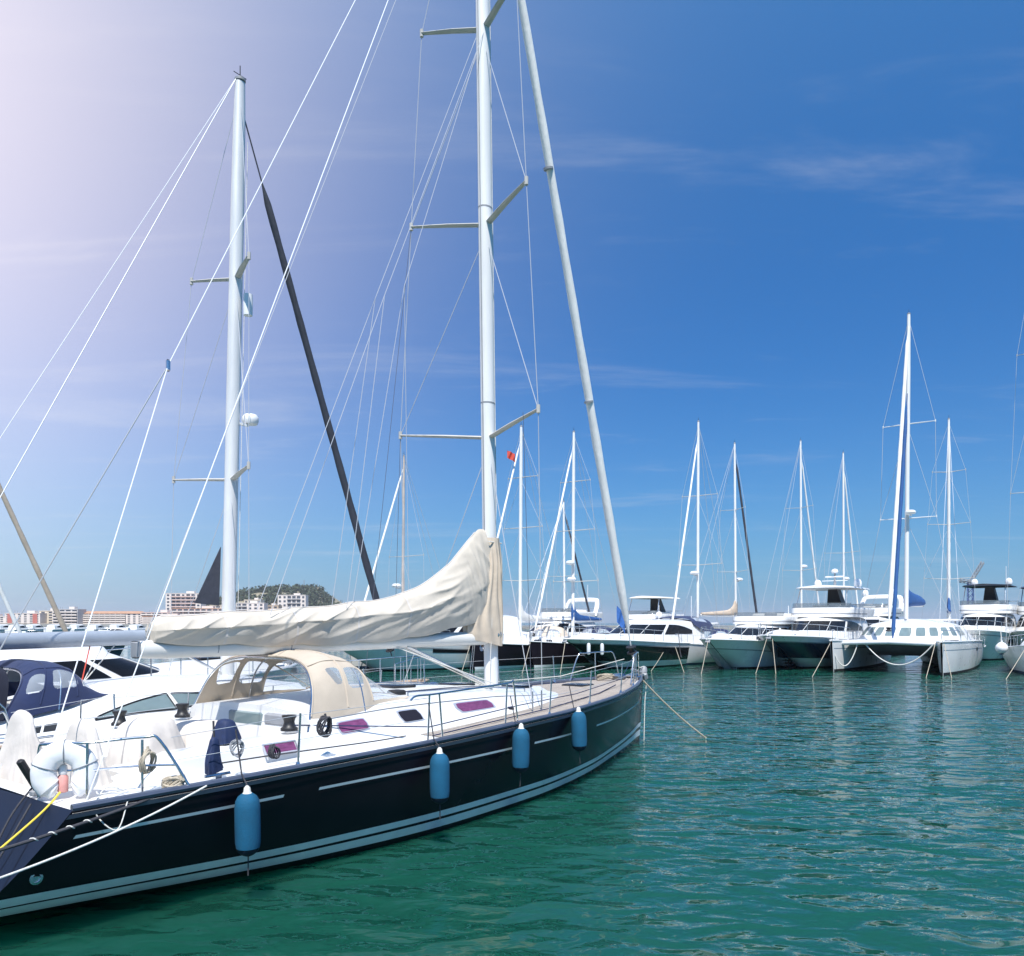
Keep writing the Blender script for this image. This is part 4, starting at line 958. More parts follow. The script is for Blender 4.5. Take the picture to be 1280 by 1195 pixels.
c2 = Body((.6, 1.2), (5.0, 4.6), (9.2, 7.6), (1.55, 1.05), lambda x: h2.h(x/L2)-.03, crv([(.4, 1.22), (1.5, 1.40), (2.6, 1.55), (3.6, 1.72), (4.6, 1.76), (5.8, 1.72), (7.4, 1.48), (9.4, 1.30)]), n=2.1, camber=.08, rnd=.2)
c2.build('deck_saloon', white, Y2)
for sd in (1, -1):
    for a, b, f0_, f1_ in ((2.75, 4.02, lambda t: .44+.04*(1-t), lambda t: .50+.32*t**.6), (4.10, 5.75, lambda t: .46+.06*t, lambda t: .80-.26*t**1.6)):
        ua, ub = sd*u_at(c2, a, .6), sd*u_at(c2, b, .6)
        g = c2.band('window', glassg, Y2, ua, ub, f0_, f1_, .010, 26)
        MB().tube([c2.pt(lerp(ua, ub, t), f1_(t), .012) for t in lin(0, 1, 20)]+[c2.pt(lerp(ua, ub, t), f0_(t), .012) for t in lin(1, 0, 20)], .014, 6).build('frame', black, g)
    for a in (1.75, 1.98):
        ua, ub = sorted((sd*u_at(c2, a, .4), sd*u_at(c2, a+.19, .4))); c2.band('vent', black, Y2, ua, ub, .36, .58, .008, 6)
    tube('side_rail', steel, Y2, [c2.pt(sd*u_at(c2, x, .3), .22, .03) for x in lin(1.2, 2.1, 8)], .012)
    P = rail_set(Y2, h2, (.2, .34, .48, .62, .76), sd, .56)
    for q in (1, .52): tube('guard_wire', wire, Y2, [a.lerp(b, q) for a, b in P], .0045, 5)
    MB().tube(smooth([(.1, sd*.5, 1.1), (.08, sd*.6, 1.72), (.3, sd*1.3, 1.74), (1.3, sd*1.6, 1.72), (1.4, sd*1.62, 1.12)], 5), .0145, 9).build('pushpit', steel, Y2)
bow_rail(Y2, h2, .82, .62, .0145, 3)
def w2(r, a):
    e = min(a, 1-a)
    def rr(r0, r1, a0, a1, n=4): return 1-abs((r-(r0+r1)/2)/((r1-r0)/2))**n-abs((e-(a0+a1)/2)/((a1-a0)/2))**n
    if r > .76 and r < .96 and .08 < e and abs(a-.5) > .012 and abs(e-.28) > .01: return 1
    return max(rr(.12, .34, .06, .20, 3.4), rr(.42, .70, .06, .24, 5))
hood(Y2, [(1.5, 2.0, 1.10, 1.40, 2.10), (1.85, 2.2, 1.14, 1.44, 2.21), (2.3, 2.45, 1.12, 1.52, 2.20), (2.7, 2.75, 1.04, 1.60, 2.04), (3.15, 2.95, .92, 1.66, 1.70)], win=w2, m=bluec, mw=vinylb)
hood(Y2, [(.9, .2, 1.22, 1.45, 2.22), (.75, .75, 1.25, 1.42, 2.34), (1.0, 1.3, 1.22, 1.42, 2.30), (1.55, 1.75, 1.14, 1.42, 2.16)], m=mat('canvas_black_blue', (.010, .012, .026), .85, nscale=4, ncol=.3), mw=vinylb, name='bimini', na=120, nr=90,
    win=lambda r, a: 1 if (.25 < r < .8 and .10 < min(a, 1-a) < .24) else 0)
MB().tube(smooth([(.35, -1.1, 1.45), (.5, -1.12, 1.95), (.75, -.9, 2.1), (.75, .9, 2.1), (.5, 1.12, 1.95), (.35, 1.1, 1.45)], 5), .015, 8).build('hood_frame', steel, Y2)
m2o, A2, t2 = mast_rig(Y2, (5.9, 0, 1.74), (5.98, -.30, 13.15), [((5.55-1.74)/11.4, 1.21, .475, .05), ((9.4-1.74)/11.4, .92, .36, .05)], m=silver, r=(.135, .115), fore=((10.35, 0, 2.0), .945), fore_m=saild, fore_r=.085,
    chain=1.3, chain_z=1.2, spm=spreadm, backs=[([(5.9, -.30, 13.2), (-.1, 1.15, 1.2)], wirew), ([(5.9, -.30, 13.2), (-.1, -1.15, 1.2)], wirew)], furl_end=.10, wr=.006)
q = A2(.44)+Vector((.36, -.05, 0)); MB().lathe([(.05, -.10), (.13, -.085), (.155, -.03), (.155, .05), (.12, .10), (.02, .115)], q, 20).box(q+Vector((-.2, 0, -.12)), (.3, .06, .04)).build('radar_dome', whitep, m2o)
q = A2(.625)+Vector((.10, -.26, 0)); MB().lathe([(.03, -.22), (.085, -.2), (.09, 0), (.085, .2), (.03, .22)], q, 14).build('radar_reflector', whitep, m2o)
tube('halyard', ropew, Y2, [A2(.0)+Vector((.1, -.16, .1)), A2(.9)+Vector((.1, -.14, 0))], .006, 5)
boom(Y2, .7, 5.78, 2.49, 2.56, (.13, .10), m=mat('boom_grey', (.38, .42, .47), .4, metal=.3, nscale=2, ncol=.15))
MB().poly([(5.72, 0, 3.12), (5.22, .02, 3.16), (5.76, 0, 4.25)], .02).build('sail_corner', saild, Y2)
tube('vang', steel, Y2, [(4.6, 0, 2.42), (5.78, 0, 1.82)], .026, 9)
for k in range(3): tube('sheet', ropew if k else redm, Y2, [(3.3+.2*k, -.02*k, 2.42), (3.0+.1*k, -.3+.2*k, 1.75)], .010, 5)
# sport cruiser and yachts further to the left
def at(x, y, Y): p = px(x, y, Y); return (p.x, p.y)
motor_yacht('low white sport cruiser with dark wedge windows, behind the blue spray hood', (-6.6, 22.4), math.degrees(D_ANG), 11.0, 3.6, 1.45, white, cabh=.52, stem=.8, hullwin=False)
sail_yacht('yacht with a furled tan sail slanting up past the left edge', -85, 392, 27.5, 52, 11, white, fore_m=sailt, fore_r=.10, hoodm=None, cov=None, spr=2, foretack=10.9, boomlen=3)
sail_yacht('yacht with a furled white sail low over the blue spray hood', -95, 500, 36, 52, 10.5, cream, fore_m=sailw, fore_r=.10, cov=None, spr=2, boomlen=3)

# ------------------------------------------------------------------ boats across the channel, middle
motor_yacht('white motor yacht with dark hull window, seen under the sail cover', (-9.6, 44.5), 222, 15, 4.4, 1.75, tinthull, bul=white, fly=False, stem=1.4)
sail_yacht('yacht with a thin tan mast and radar beside the dark furled sail', 503, 570, 52, 236, 11, white, mastm=mat('mast_tan', (.52, .45, .40), .5, nscale=3, ncol=.2), rad=[(.30, -.2)], cov=None, spr=1)
sail_yacht('dark hulled yacht with tan hood, its mast just right of the cream sail cover', 650, 533, 52, 238, 13, navy, hoodm=canvas2, cov=cream, spr=3, mast_r=.13, stripem=None, low=stripe)
sail_yacht('dark hulled yacht with blue hood and two radars on a white mast', 716, 540, 54, 238, 13, navy, hoodm=bluec, cov=bluec2, spr=3, mast_r=.13, rad=[(.36, .0), (.28, .1)], low=stripe)
sail_yacht('yacht with a dark furled sail slanting right behind the two dark hulls', 706, 628, 62, 50, 10.5, white, fore_m=saild, fore_r=.09, spr=1, cov=cream)
motor_yacht('black hulled motor yacht with pale lower topsides and a white foredeck, beside the navy bow', (3.9, 46.6), 229, 15, 4.6, 1.7, blackhull, lowm=tinthull, lowz=.46, bul=white, bulz=.24, stem=1.8, hullwin=False, cabh=.85, antenna=((.15, .5, 1.6), (.2, -.4, 1.0)), domes=1, canopy=bluec, fend_=2)
motor_yacht('white flybridge cruiser behind the mast foot of the navy yacht', (-.3, 58), 232, 12, 4, 1.7, white, fly=True, arch=True, antenna=((.1, .3, 1.2),), cabh=.9)
motor_yacht('white cruiser with a small canvas sun roof, behind the black motor yacht', (6.6, 57), 232, 11, 3.8, 1.6, white, fly=True, hard=True, hardm=cream, cabh=.85)
# ------------------------------------------------------------------ the row at the right
sail_yacht('white sailing yacht with a plain white furled sail, between black and pale hulls', 872, 527, 55.5, 236, 12, white, spr=2, cov=None, hoodm=bluec, rad=[(.30, -.1)], mast_r=.115)
motor_yacht('pale flybridge cruiser with one small dark port, left of the dark blue motor yacht', (11.9, 46.7), 232, 13, 4.3, 1.68, tinthull, bul=white, bulz=.55, fly=True, cabh=.72, stem=1.5, arch=False, antenna=((.2, .5, .7),), hullwin=False)
motor_yacht('dark blue flybridge motor yacht with a hardtop and domed radar mast', (15.4, 46.6), 232, 16, 4.9, 1.88, bluehull, lowm=tinthull, lowz=.62, bul=white, bulz=.34, fly=True, hard=True, domes=2, mastpole=True, stem=1.7, hullwin=False, cabh=.90)
# catamaran
CD = 234; D = head(CD); pn = Vector((-D.y, D.x, 0))
LC = 13.2; SEP = 5.5
cat_bow = Vector((20.35, 43.6, 0))
CT = thing('catamaran', 'white catamaran with a row of square saloon windows and a tall white mast', 'catamaran', cat_bow-D*(LC-.3), R(CD))
def mkcat(sd):
    h = Hull(LC, [(0, .62), (.2, .78), (.5, .82), (.8, .6), (.94, .30), (1, .05)], [(0, 1.2), (.15, 1.62), (.5, 1.72), (1, 1.78)], [(0, -.05), (.2, .2), (.6, .5), (1, .5)], [(0, .2), (.5, .16), (.85, .28), (1, .42)], stem=.25, tr=.8)
    e = bpy.data.objects.new('hull', None); C.objects.link(e); e.parent = CT; e.location = (0, sd*SEP/2, 0)
    h.build(white, e, name='hull_shell', n=46); h.deck(white, e, n=36, k=11); h.edge('gunwale', white, e, .045, n=40)
    h.strip('waterline_band', antif, e, 0, .995, lambda u: -.1, lambda u: .12+.03*u, .006, 30)
    h.strip('hull_stripe', bband, e, .1, .99, lambda u: h.h(u)-.46, lambda u: h.h(u)-.43, .006, 30)
    for sdd in (1, -1):
        for x in (.36, .40): MB().lathe([(.12, 0), (.12, .012), (.02, .014)], h.pt(x, 1.22, sdd, .0), 14, axis=(0, sdd, 0)).build('porthole', glass, e)
    for x in (.62, .8): MB().box((x*LC, 0, h.h(x)+.03), (.5, .4, .05), bev=.02).build('deck_hatch', glass, e)
    return h, e
hc, _ = mkcat(1); mkcat(-1)
cbd = mat('bridge_deck_paint', (.55, .56, .57), .4, nscale=1, ncol=.15)
MB().grid([[(.4, y, .85), (7.2, y, .8), (8.1, y, 1.25), (8.3, y, 1.66), (.4, y, 1.66)] for y in (-SEP/2, SEP/2)], True, True, True).build('bridge_deck', cbd, CT)
MB().tube([(12.1, -SEP/2, 1.62), (12.2, 0, 1.72), (12.1, SEP/2, 1.62)], .13, 12).build('cross_beam', alu, CT)
MB().grid([[(8.2, y, 1.68), (10, y, 1.62), (12.1, y, 1.64)] for y in (-2.2, -1, 0, 1, 2.2)]).build('trampoline', grey, CT)
MB().box((10.1, 0, 1.66), (4.2, .55, .08), bev=.02).build('walkway', white, CT)
cc = Body((1.0, 1.3), (5.6, 5.0), (8.6, 7.0), (3.05, 2.35), 1.62, crv([(.5, 2.55), (4, 2.75), (7, 2.72), (9, 2.5)]), n=2.2, camber=.28, rnd=.25)
cc.build('coachroof', white, CT)
for i in range(15):
    a = -.66+i*.0885
    cc.rnd_win(glassg, CT, a, a+.062, .36, .80, .016, frame=cream, fw=.16)
mastw = 6.9
mast_rig(CT, (mastw, 0, 3.0), (mastw-.25, .1, 21.5), [(.33, 1.55, .3, .05), (.64, 1.45, .3, .05)], m=alu, r=(.15, .12), fore=((12.15, 0, 2.2), .96), fore_r=.12, chain=2.9, chain_z=1.7, wr=.012, radar=[(.345, .25)], spm=alu)
tk = Vector((11.2, .05, 1.9)); hd_ = Vector((mastw+.2, .1, 16.6))
MB().tube([tk.lerp(hd_, i/24) for i in range(25)], [.03]+[.10*(1+.08*math.sin(i*2)) for i in range(1, 22)]+[.06, .03, .02], 10).build('furled_staysail', bluec2, CT)
boom(CT, 1.3, mastw-.15, 3.95, 3.9, (.14, .1))
sail_cover(CT, [(1.5, 3.9, 4.4, .24), (3, 3.85, 4.55, .32), (5, 3.8, 4.65, .32), (6.4, 3.75, 4.85, .24), (6.8, 3.75, 5.1, .14)], bluec2, seed=2, n=40, k=18)
MB().box((1.9, 0, 2.95), (2.4, 4.6, .12), bev=.04).build('cockpit_roof', white, CT)
for y in (-1.9, 1.9): MB().tube([(1.0, y, 1.7), (1.0, y, 2.9)], .05, 8).build('roof_post', white, CT)
for sd in (1, -1):
    MB().tube(smooth([(10.2, sd*(SEP/2+.55), 1.72), (10.4, sd*(SEP/2+.5), 2.3), (12.2, sd*(SEP/2+.25), 2.36), (12.9, sd*SEP/2, 2.3), (12.9, sd*SEP/2, 1.75)], 4), .02, 7).build('pulpit', steel, CT)
    for x in (2.5, 4.5, 6.5, 8.5): MB().tube([(x, sd*(SEP/2+.66), 1.7), (x, sd*(SEP/2+.68), 2.28)], .016, 6).build('stanchion', steel, CT)
    tube('guard_wire', wire, CT, [(x, sd*(SEP/2+.68), 2.27) for x in (2.5, 4.5, 6.5, 8.5, 10.4)], .008, 5)
def cw(p): return Matrix.Translation(CT.location) @ Matrix.Rotation(R(CD), 4, 'Z') @ Vector(p)
sail_yacht('white yacht cut off by the right edge of the photo, beside the catamaran', 1303, 250, 46.3, 229, 12.5, white, spr=2, cov=bluec2, hoodm=bluec, mast_r=.12)
# boats of the row behind, facing away
sail_yacht('yacht with tan sail cover and dark furled sail, behind the pale cruiser', 920, 555, 62, 33, 11.5, white, fore_m=saild, fore_r=.10, cov=sailt, spr=2, rad=[(.30, 0)], foretack=9.2, boomz=3.3)
sail_yacht('yacht behind the left end of the dark blue motor yacht hardtop', 1002, 552, 67, 40, 11.5, white, cov=bluec2, spr=2, rad=[(.36, 0)], foretack=9.8)
sail_yacht('yacht whose mast rises just right of the domed radar mast', 1055, 567, 67, 44, 11, cream, cov=canvas, spr=1, rad=[(.32, 0)], foretack=9.5)
sail_yacht('yacht with a royal blue boom cover, right of the catamaran mast', 1186, 525, 58, 62, 12, white, cov=bluec2, spr=3, foretack=7.6, boomz=3.4, boomlen=4.6, mast_r=.12, fore_r=.13)
motor_yacht('white flybridge cruiser behind the bow of the catamaran', (26.2, 62), 232, 12, 4.2, 1.9, white, fly=True, arch=True, domes=2)
motor_yacht('white motor yacht with a dark hardtop, behind the aft end of the catamaran', (32.2, 57), 230, 14, 4.4, 2.1, white, fly=True, hard=True, hardm=black, domes=2, antenna=((.2, .5, 1.5),))
motor_yacht('white motor yacht with a tall whip antenna at the right edge of the photo', (37.5, 58), 230, 13, 4.3, 2.0, white, fly=True, hard=True, hardm=bluec, antenna=((.3, .3, 4.0), (.1, -.5, 2.0)), domes=1)
# mooring lines of the far row
def bw(key, dz=0, side=0):
    k = next(q for q in BOW if key in q); return BOW[key if key in BOW else k]+Vector((side, 0, dz))
def wp(x, y): Yw = CAM_Z*FPX/(y-HOR); return px(x, y, Yw)+Vector((0, 0, -.1))
for lb, a, b, s_ in (('tan rope from the bow of the white yacht left of the pale cruiser', bw('plain white furled'), wp(812, 839), .1),
                     ('tan rope from the stem of the pale flybridge cruiser', bw('pale flybridge'), wp(876, 843), .0),
                     ('tan rope from the white yacht, nearest the pale cruiser', bw('plain white furled', -.1, .4), wp(856, 841), .0),
                     ('tan rope right of the pale cruiser, slanting to the water', bw('dark blue flybridge', -.1, -.1), wp(944, 842), .02),
                     ('tan rope hanging down the stem of the dark blue motor yacht', bw('dark blue flybridge', -.15, .2), wp(970, 842), 0),
                     ('tan rope between the dark blue motor yacht and the catamaran', cw((12.9, -SEP/2-.1, 1.7)), wp(1014, 846), .02),
                     ('tan rope from the inner bow of the catamaran to the water', cw((12.7, SEP/2-.35, 1.7)), wp(1157, 847), .02),
                     ('tan rope hanging down the outer stem of the catamaran', cw((13.0, SEP/2+.1, 1.7)), wp(1190, 847), .0),
                     ('tan rope from the yacht at the right edge of the photo', bw('cut off by the right edge'), wp(1256, 849), .02),
                     ('pale rope from the black motor yacht bow towards the water', bw('black hulled motor'), wp(700, 842), .02),
                     ('pale rope from the dark hulled yacht with the blue hood', bw('blue hood and two radars'), wp(652, 842), .02),
                     ('pale rope from the dark hulled yacht with the tan hood', bw('dark hulled yacht with tan hood'), wp(576, 841), .02)):
    rope(lb, sag(a, b, s_), ropeb, .017)
rope('slack white rope looping between the two bows of the catamaran', sag(cw((12.1, -1.2, 1.6)), cw((12.6, 2.3, 1.65)), 1.15, 30), ropew, .035)
rope('slack white rope looping along the left hull of the catamaran', sag(cw((12.9, -2.75, 1.3)), cw((12.1, -1.6, 1.6)), 1.1, 30), ropew, .03)
t = thing('mooring_buoy', 'round white fender hanging at the stern of the catamaran', 'fender', px(1252, 810, 44.5))
MB().lathe([(.02, -.32), (.16, -.28), (.28, -.14), (.32, 0), (.28, .14), (.16, .28), (.05, .33), (.05, .42)], n=20).build('buoy_body', whitep, t)
MB().lathe([(.10, -.36), (.1, -.30)], n=12).build('buoy_foot', bluec, t); tube('buoy_line', ropew, t, [(0, 0, .4), (.05, .2, 1.2)], .02, 6)
# flags
def flag(label, p, w_, h_, m, hang=0, rz=0):
    rows = [[Vector((w_*i/12, .08*math.sin(i*.9+j*.5), -h_*j/8-(hang*(i/12)**1.3))) for i in range(13)] for j in range(9)]
    mb = MB().grid(rows); o = mb.build('flag', m, sharp=80); o.location = p; o.rotation_euler = (0, 0, rz)
    return tag(o, label, 'flag')
flag('blue and white flag hanging limp in front of the black motor yacht', px(771, 757, 48), .5, 1.0, bluef, .7)
flag('small red flag on the flag halyard left of a white mast', px(634, 563, 51), .5, .5, redm, .25)


# ------------------------------------------------------------------ town, hill, far harbour
quay_m = mat('quay_concrete', (.36, .34, .31), .9, nscale=.3, ncol=.3, bump=.02, bscale=2)
tag(MB().box((-470, 560, .2), (800, 60, 3.0)).build('quay', quay_m), kind='structure')
land_m = mat('town_ground', (.28, .24, .19), .95, nscale=.02, ncol=.3)
def landz(x, y):
    z = 1.5+9*max(0, min(1, (y-700)/400))
    return z
rows = []
for y in lin(590, 2600, 24):
    rows.append([(x, y, landz(x, y)+2*mnoise.noise(Vector((x*.01, y*.01, 3)))*(1 if y > 620 else 0)) for x in lin(-1500, -150-(y-590)*.10, 40)])
tag(MB().grid(rows).build('town_ground', land_m), kind='structure')
# castle hill: profile as seen, turned into a mound at its own distance
HY = 1250
hp = crv([(255, 778), (280, 768), (292, 757), (305, 745), (325, 739), (345, 736), (372, 735), (395, 734), (408, 742), (420, 752), (430, 765), (445, 779)])
hill_m = mat('hill_ground', (.30, .26, .17), .95, nscale=.02, ncol=.4)
def hillz(x, y):
    d = (y-HY)/260
    return max(-2, (2.8+(HOR-hp(640+x/HY*FPX))/FPX*HY-6)*max(0, 1-d*d)**.8 if abs(d) < 1 else -2)
rows = [[(x, y, hillz(x, y)+2.5*mnoise.noise(Vector((x*.03, y*.03, 0)))) for x in lin(-490, -240, 70)] for y in lin(HY-258, HY+258, 40)]
tag(MB().grid(rows).build('hill', hill_m), kind='structure')
fol = mat('hill_foliage', (.052, .07, .034), .9, nscale=.15, ncol=.55)
fol2 = mat('tree_foliage', (.045, .075, .03), .9, nscale=.3, ncol=.5)
bark = mat('bark', (.14, .10, .07), .9, nscale=2, ncol=.4)
def leafball(mb, c, r, n, rng, sz):
    for _ in range(n):
        d = Vector((rng.gauss(0, 1), rng.gauss(0, 1), rng.gauss(0, .8))).normalized()*r*rng.random()**.4
        p = Vector(c)+d; a = Vector((rng.gauss(0, 1), rng.gauss(0, 1), rng.gauss(0, 1))).normalized(); b = a.orthogonal().normalized()*sz*(.6+rng.random()*.8); e = a.cross(b)*(.6+.5*rng.random())
        o = len(mb.v); mb.v += [tuple(p-b), tuple(p+e), tuple(p+b), tuple(p-e)]; mb.f.append((o, o+1, o+2, o+3))
rng = random.Random(4)
wood = MB()
for i in range(420):
    ppx = rng.uniform(292, 426); x = (ppx-640)/FPX*HY; y = HY+rng.uniform(-200, 20)
    if mnoise.noise(Vector((ppx*.05, y*.012, 2))) < -.12 and not ppx > 395: continue
    z = hillz(x, y)
    if z < 6: continue
    r = rng.uniform(3.5, 7.5); leafball(wood, (x, y, z+r*.7), r, 34, rng, 1.7)
tag(wood.build('hillside_woods', fol, flat=True), kind='stuff')
cm = mat('castle_stone', (.44, .36, .26), .9, nscale=.2, ncol=.25)
ct = thing('castle_wall', 'low stone castle wall along the top of the wooded hill', 'castle', (-345, HY-15, 0))
for i, (x, w_, z, hh) in enumerate(((-6, 46, 50, 9), (24, 22, 47, 8), (42, 12, 50, 13))): MB().box((x, 0, z), (w_, 8, hh)).build('wall_section', cm, ct)
MB().tube([(24, 0, 50), (24, 0, 68)], .5, 6).build('flag_pole', grey, ct)
# apartment blocks
wallc = {k: mat('render_'+k, c, .85, nscale=.12, ncol=.15) for k, c in dict(white=(.74, .66, .60), pink=(.68, .50, .44), red=(.50, .16, .13), cream=(.66, .57, .45), grey=(.55, .53, .52), tan=(.55, .42, .30)).items()}
tile = mat('roof_tile', (.50, .28, .17), .85, nscale=.5, ncol=.3); wing = mat('window_far', (.07, .08, .10), .3, nscale=.8, ncol=.4)
def block(label, x0, x1, ytop, Y, floors, cols, wc, roof=None, balc=None, panels=None, name='apartment_block', depth=14, yaw=0, base=1.2, bcols=None):
    W = (x1-x0)/FPX*Y; X = ((x0+x1)/2-640)/FPX*Y; Ht = CAM_Z+(HOR-ytop)/FPX*Y-base
    b = thing(name, label, 'building', (X, Y, base), R(yaw), 'buildings of the town across the harbour')
    MB().box((0, depth/2, Ht/2), (W, depth, Ht)).build('wall', wc, b)
    fh = Ht/floors
    if roof == 'hip':
        MB().grid([[(-W/2-.6, -.6, Ht), (W/2+.6, -.6, Ht), (W/2+.6, depth+.6, Ht), (-W/2-.6, depth+.6, Ht)], [(-W/2+4, depth/2-.2, Ht+2.2), (W/2-4, depth/2-.2, Ht+2.2), (W/2-4, depth/2+.2, Ht+2.2), (-W/2+4, depth/2+.2, Ht+2.2)]], True, True, True).build('roof', tile, b)
    else:
        MB().box((0, depth/2, Ht+.25), (W+.5, depth+.5, .5)).build('parapet', wc if roof is None else tile, b)
        MB().box((W*.15, depth/2, Ht+1.5), (W*.22, 5, 2.2)).build('stair_house', wallc['white'], b)
        for q in (-.3, -.22, .36): MB().tube([(W*q, depth*.3, Ht+.4), (W*q, depth*.3, Ht+2.6)], .12, 5).build('antenna', grey, b)
    for i in range(panels or 0): MB().box((-W*.36+i*W*.72/max(1, panels-1), -.12, Ht*.5), (W*.13, .25, Ht*.98)).build('facade_panel', wallc['red'], b)
    cw_ = W/cols; first = None
    for f in range(floors):
        for c_ in range(cols):
            bal = balc and (bcols is None or c_ in bcols)
            x, z = -W/2+cw_*(c_+.5), fh*(f+.5)
            if first is None: first = MB().box((0, 0, 0), (1, .2, 1)).build('window', wing, b, flat=True); o = first
            else: o = first.copy(); C.objects.link(o); o.parent = b
            o.location = (x, .03, z); o.scale = (cw_*(.74 if bal else .46), 1, fh*(.66 if bal else .52))
        if balc:
            bc = list(range(cols)) if bcols is None else list(bcols)
            xa, xb = -W/2+cw_*bc[0]+.2, -W/2+cw_*(bc[-1]+1)-.2
            MB().box(((xa+xb)/2, -.7, fh*f+.1), (xb-xa, 1.5, .25)).box(((xa+xb)/2, -1.42, fh*f+.55), (xb-xa, .1, .9)).build('balcony', balc, b)
    return b
W_ = wallc
block('pale apartment block cut off by the left edge of the photo', -40, 6, 771, 690, 4, 6, W_['white'])
block('white apartment block with red facade panels', 6, 50, 767, 690, 5, 6, W_['white'], panels=2)
block('plain cream block with a blank gable, right of the red panels', 49, 68, 764, 700, 5, 2, W_['cream'])
block('white block with deep dark balconies, behind the slanting tan sail', 66, 97, 762, 690, 5, 4, W_['grey'], balc=W_['white'])
block('long block with a hipped tile roof and rows of balconies', 97, 178, 767, 700, 5, 12, W_['white'], roof='hip', balc=W_['white'], bcols=range(0, 9))
block('low block with pink balconies, left of the tall tower block', 176, 216, 766, 690, 5, 6, W_['pink'], balc=W_['white'])
block('tall tower block, the highest building of the town', 207, 251, 742, 820, 9, 7, W_['white'], balc=W_['pink'], bcols=(1, 2, 4, 5))
block('pink block with a tiled top, in front of the tower block', 214, 280, 761, 720, 5, 9, W_['pink'], roof='flat_tile', balc=W_['white'])
block('white block just right of the grey mast, below the hill', 288, 330, 754, 860, 6, 6, W_['white'], balc=W_['grey'], bcols=(1, 2))
block('cream block in the middle of the slope below the castle', 305, 326, 750, 930, 7, 4, W_['cream'])
block('tan block with few windows, between the two white blocks on the slope', 326, 348, 757, 880, 5, 3, W_['tan'])
block('white stepped block highest on the hill slope', 347, 382, 744, 1000, 7, 6, W_['white'], balc=W_['grey'], bcols=(2, 3, 4))
block('low white house at the foot of the hill, right end of the town', 380, 410, 762, 930, 4, 5, W_['white'], roof='flat_tile')
block('low white shed at the end of the quay', 408, 446, 770, 900, 3, 5, W_['cream'], name='harbour_shed')
block('row of pale pink houses low on the shore, behind the end of the sail cover', 178, 232, 771, 640, 4, 9, W_['pink'], roof='flat_tile', balc=W_['white'])
block('small cream block between the pink block and the white block by the grey mast', 262, 290, 757, 900, 6, 4, W_['cream'], balc=W_['white'])
block('low pink block at the foot of the slope, below the castle hill', 318, 352, 764, 840, 4, 6, W_['pink'], balc=W_['white'])
def far_tree(label, x, y, Y, s):
    p = px(x, y, Y); t = thing('tree', label, 'tree', (p.x, p.y, 1.2)); hh = p.z-1.2; rr = random.Random(x)
    MB().tube([(0, 0, 0), (.2, 0, hh*.5), (0, .1, hh*.8)], [.3, .22, .12], 7).tube([(0, 0, hh*.45), (s*.5, 0, hh*.75)], .12, 6).build('trunk', bark, t)
    m_ = MB()
    for i in range(7): leafball(m_, (rr.uniform(-s, s), rr.uniform(-s, s), hh-s*.3+rr.uniform(-s, s*.6)), s*.75, 60, rr, .55)
    m_.build('crown', fol2, t, flat=True)
far_tree('bushy palm like tree in front of the block with red panels', 46, 783, 640, 2.2)
far_tree('small dark tree in front of the long hipped roof block', 108, 786, 620, 2.0)
far_tree('small tree at the right end of the pink block', 268, 781, 640, 2.4)
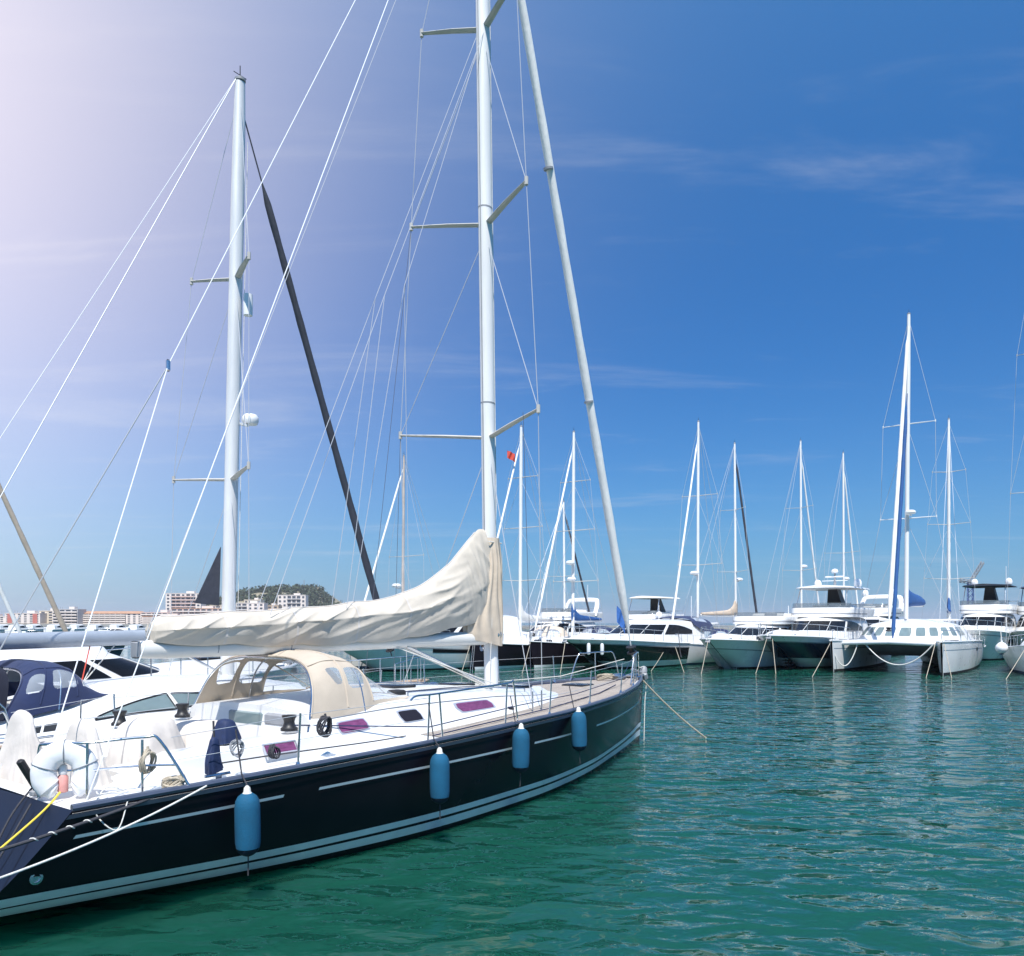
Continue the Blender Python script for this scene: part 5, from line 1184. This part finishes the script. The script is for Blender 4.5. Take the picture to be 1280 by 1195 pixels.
# small boats moored far across the water
fars = [('dark blue work boat with a white cabin, far across the water', 150, 66, 20, 9.0, 1.0, .55, bluehull), ('small white boat far across the water, left of the dark blue work boat', 84, 128, 200, 7.5, .7, .4, white), ('small cream boat far across the water, nearest the left edge', 22, 120, 10, 7, .7, .35, cream),
        ('small white cruiser far across the water, under the bare grey boom', 120, 170, 190, 8, .8, .5, white), ('tiny open boat far across the water, between the cream and the white boat', 54, 150, 30, 6.5, .6, .3, cream), ('small white boat just above the clear window of the spray hood', 372, 95, 15, 7.5, .7, .4, white)]
for lb, x, Y, dg, L_, H_, ch, hm in fars:
    motor_yacht(lb, at(x, 790, Y), dg, L_, 2.6, H_, hm, cabh=ch, stem=.6, hullwin=False, name='small_boat')
src = None
for i, (x, Y, dg) in enumerate(((-8, 230, 80), (12, 215, 84), (33, 235, 78), (60, 225, 82), (88, 240, 80), (112, 228, 85), (138, 236, 79), (163, 222, 83), (186, 232, 80), (212, 240, 82))):
    lb = 'small white cruiser in the far row moored along the town quay'
    if src is None: src, _ = motor_yacht(lb, (0, 0), 0, 9.5, 3.2, 1.0, white, cabh=.75, stem=.8, hullwin=False, name='moored_cruiser', group='small cruisers along the town quay'); o = src
    else: o = copy_tree(src)
    p = px(x, 790, Y); o.location = (p.x, p.y, 0); o.rotation_euler = (0, 0, R(dg))
# tower crane far away
cp = px(1213, 752, 320); cb = mat('crane_blue', (.06, .10, .30), .5, nscale=.5, ncol=.2)
t = thing('tower_crane', 'far blue harbour crane with a raised jib, right of the catamaran', 'crane', (cp.x, cp.y, 0))
def truss(a, b, w_, n, m_, nm):
    a, b = Vector(a), Vector(b); d = (b-a).normalized(); u = d.orthogonal().normalized(); v = d.cross(u); mb = MB()
    cs = [(u+v)*w_, (u-v)*w_, (-u-v)*w_, (-u+v)*w_]
    for c_ in cs: mb.tube([a+c_, b+c_], .16, 4)
    for i in range(n):
        for k in range(4): mb.tube([a.lerp(b, i/n)+cs[k], a.lerp(b, (i+1)/n)+cs[(k+1) % 4]], .10, 4)
    mb.build(nm, m_, t)
truss((0, 0, 0), (0, 0, 19), .9, 9, cb, 'tower'); truss((0, 0, 19), (5, 0, 27), .5, 6, grey, 'jib'); truss((0, 0, 19), (-4.5, 0, 19.6), .5, 3, grey, 'counter_jib')
MB().box((.8, 0, 18.3), (1.8, 1.8, 2.2), bev=.2).build('operator_cab', whitep, t)
MB().box((4, 0, 17.6), (8.5, .6, .5)).build('platform', whitep, t)
tag(MB().box((70, 330, .2), (340, 14, 2.6)).build('breakwater', quay_m), kind='structure')

# ------------------------------------------------------------------ hazy air
hm = bpy.data.materials.new('haze_air'); hm.use_nodes = True; ht = hm.node_tree; ht.nodes.clear()
hv = ht.nodes.new('ShaderNodeVolumePrincipled'); hv.inputs['Color'].default_value = (.93, .95, 1, 1); hv.inputs['Density'].default_value = HAZE; hv.inputs['Anisotropy'].default_value = .2
ho = ht.nodes.new('ShaderNodeOutputMaterial'); ht.links.new(hv.outputs[0], ho.inputs['Volume'])
tag(MB().box((0, 3900, 40), (13400, 8700, 100)).build('haze', hm, flat=True), kind='stuff')
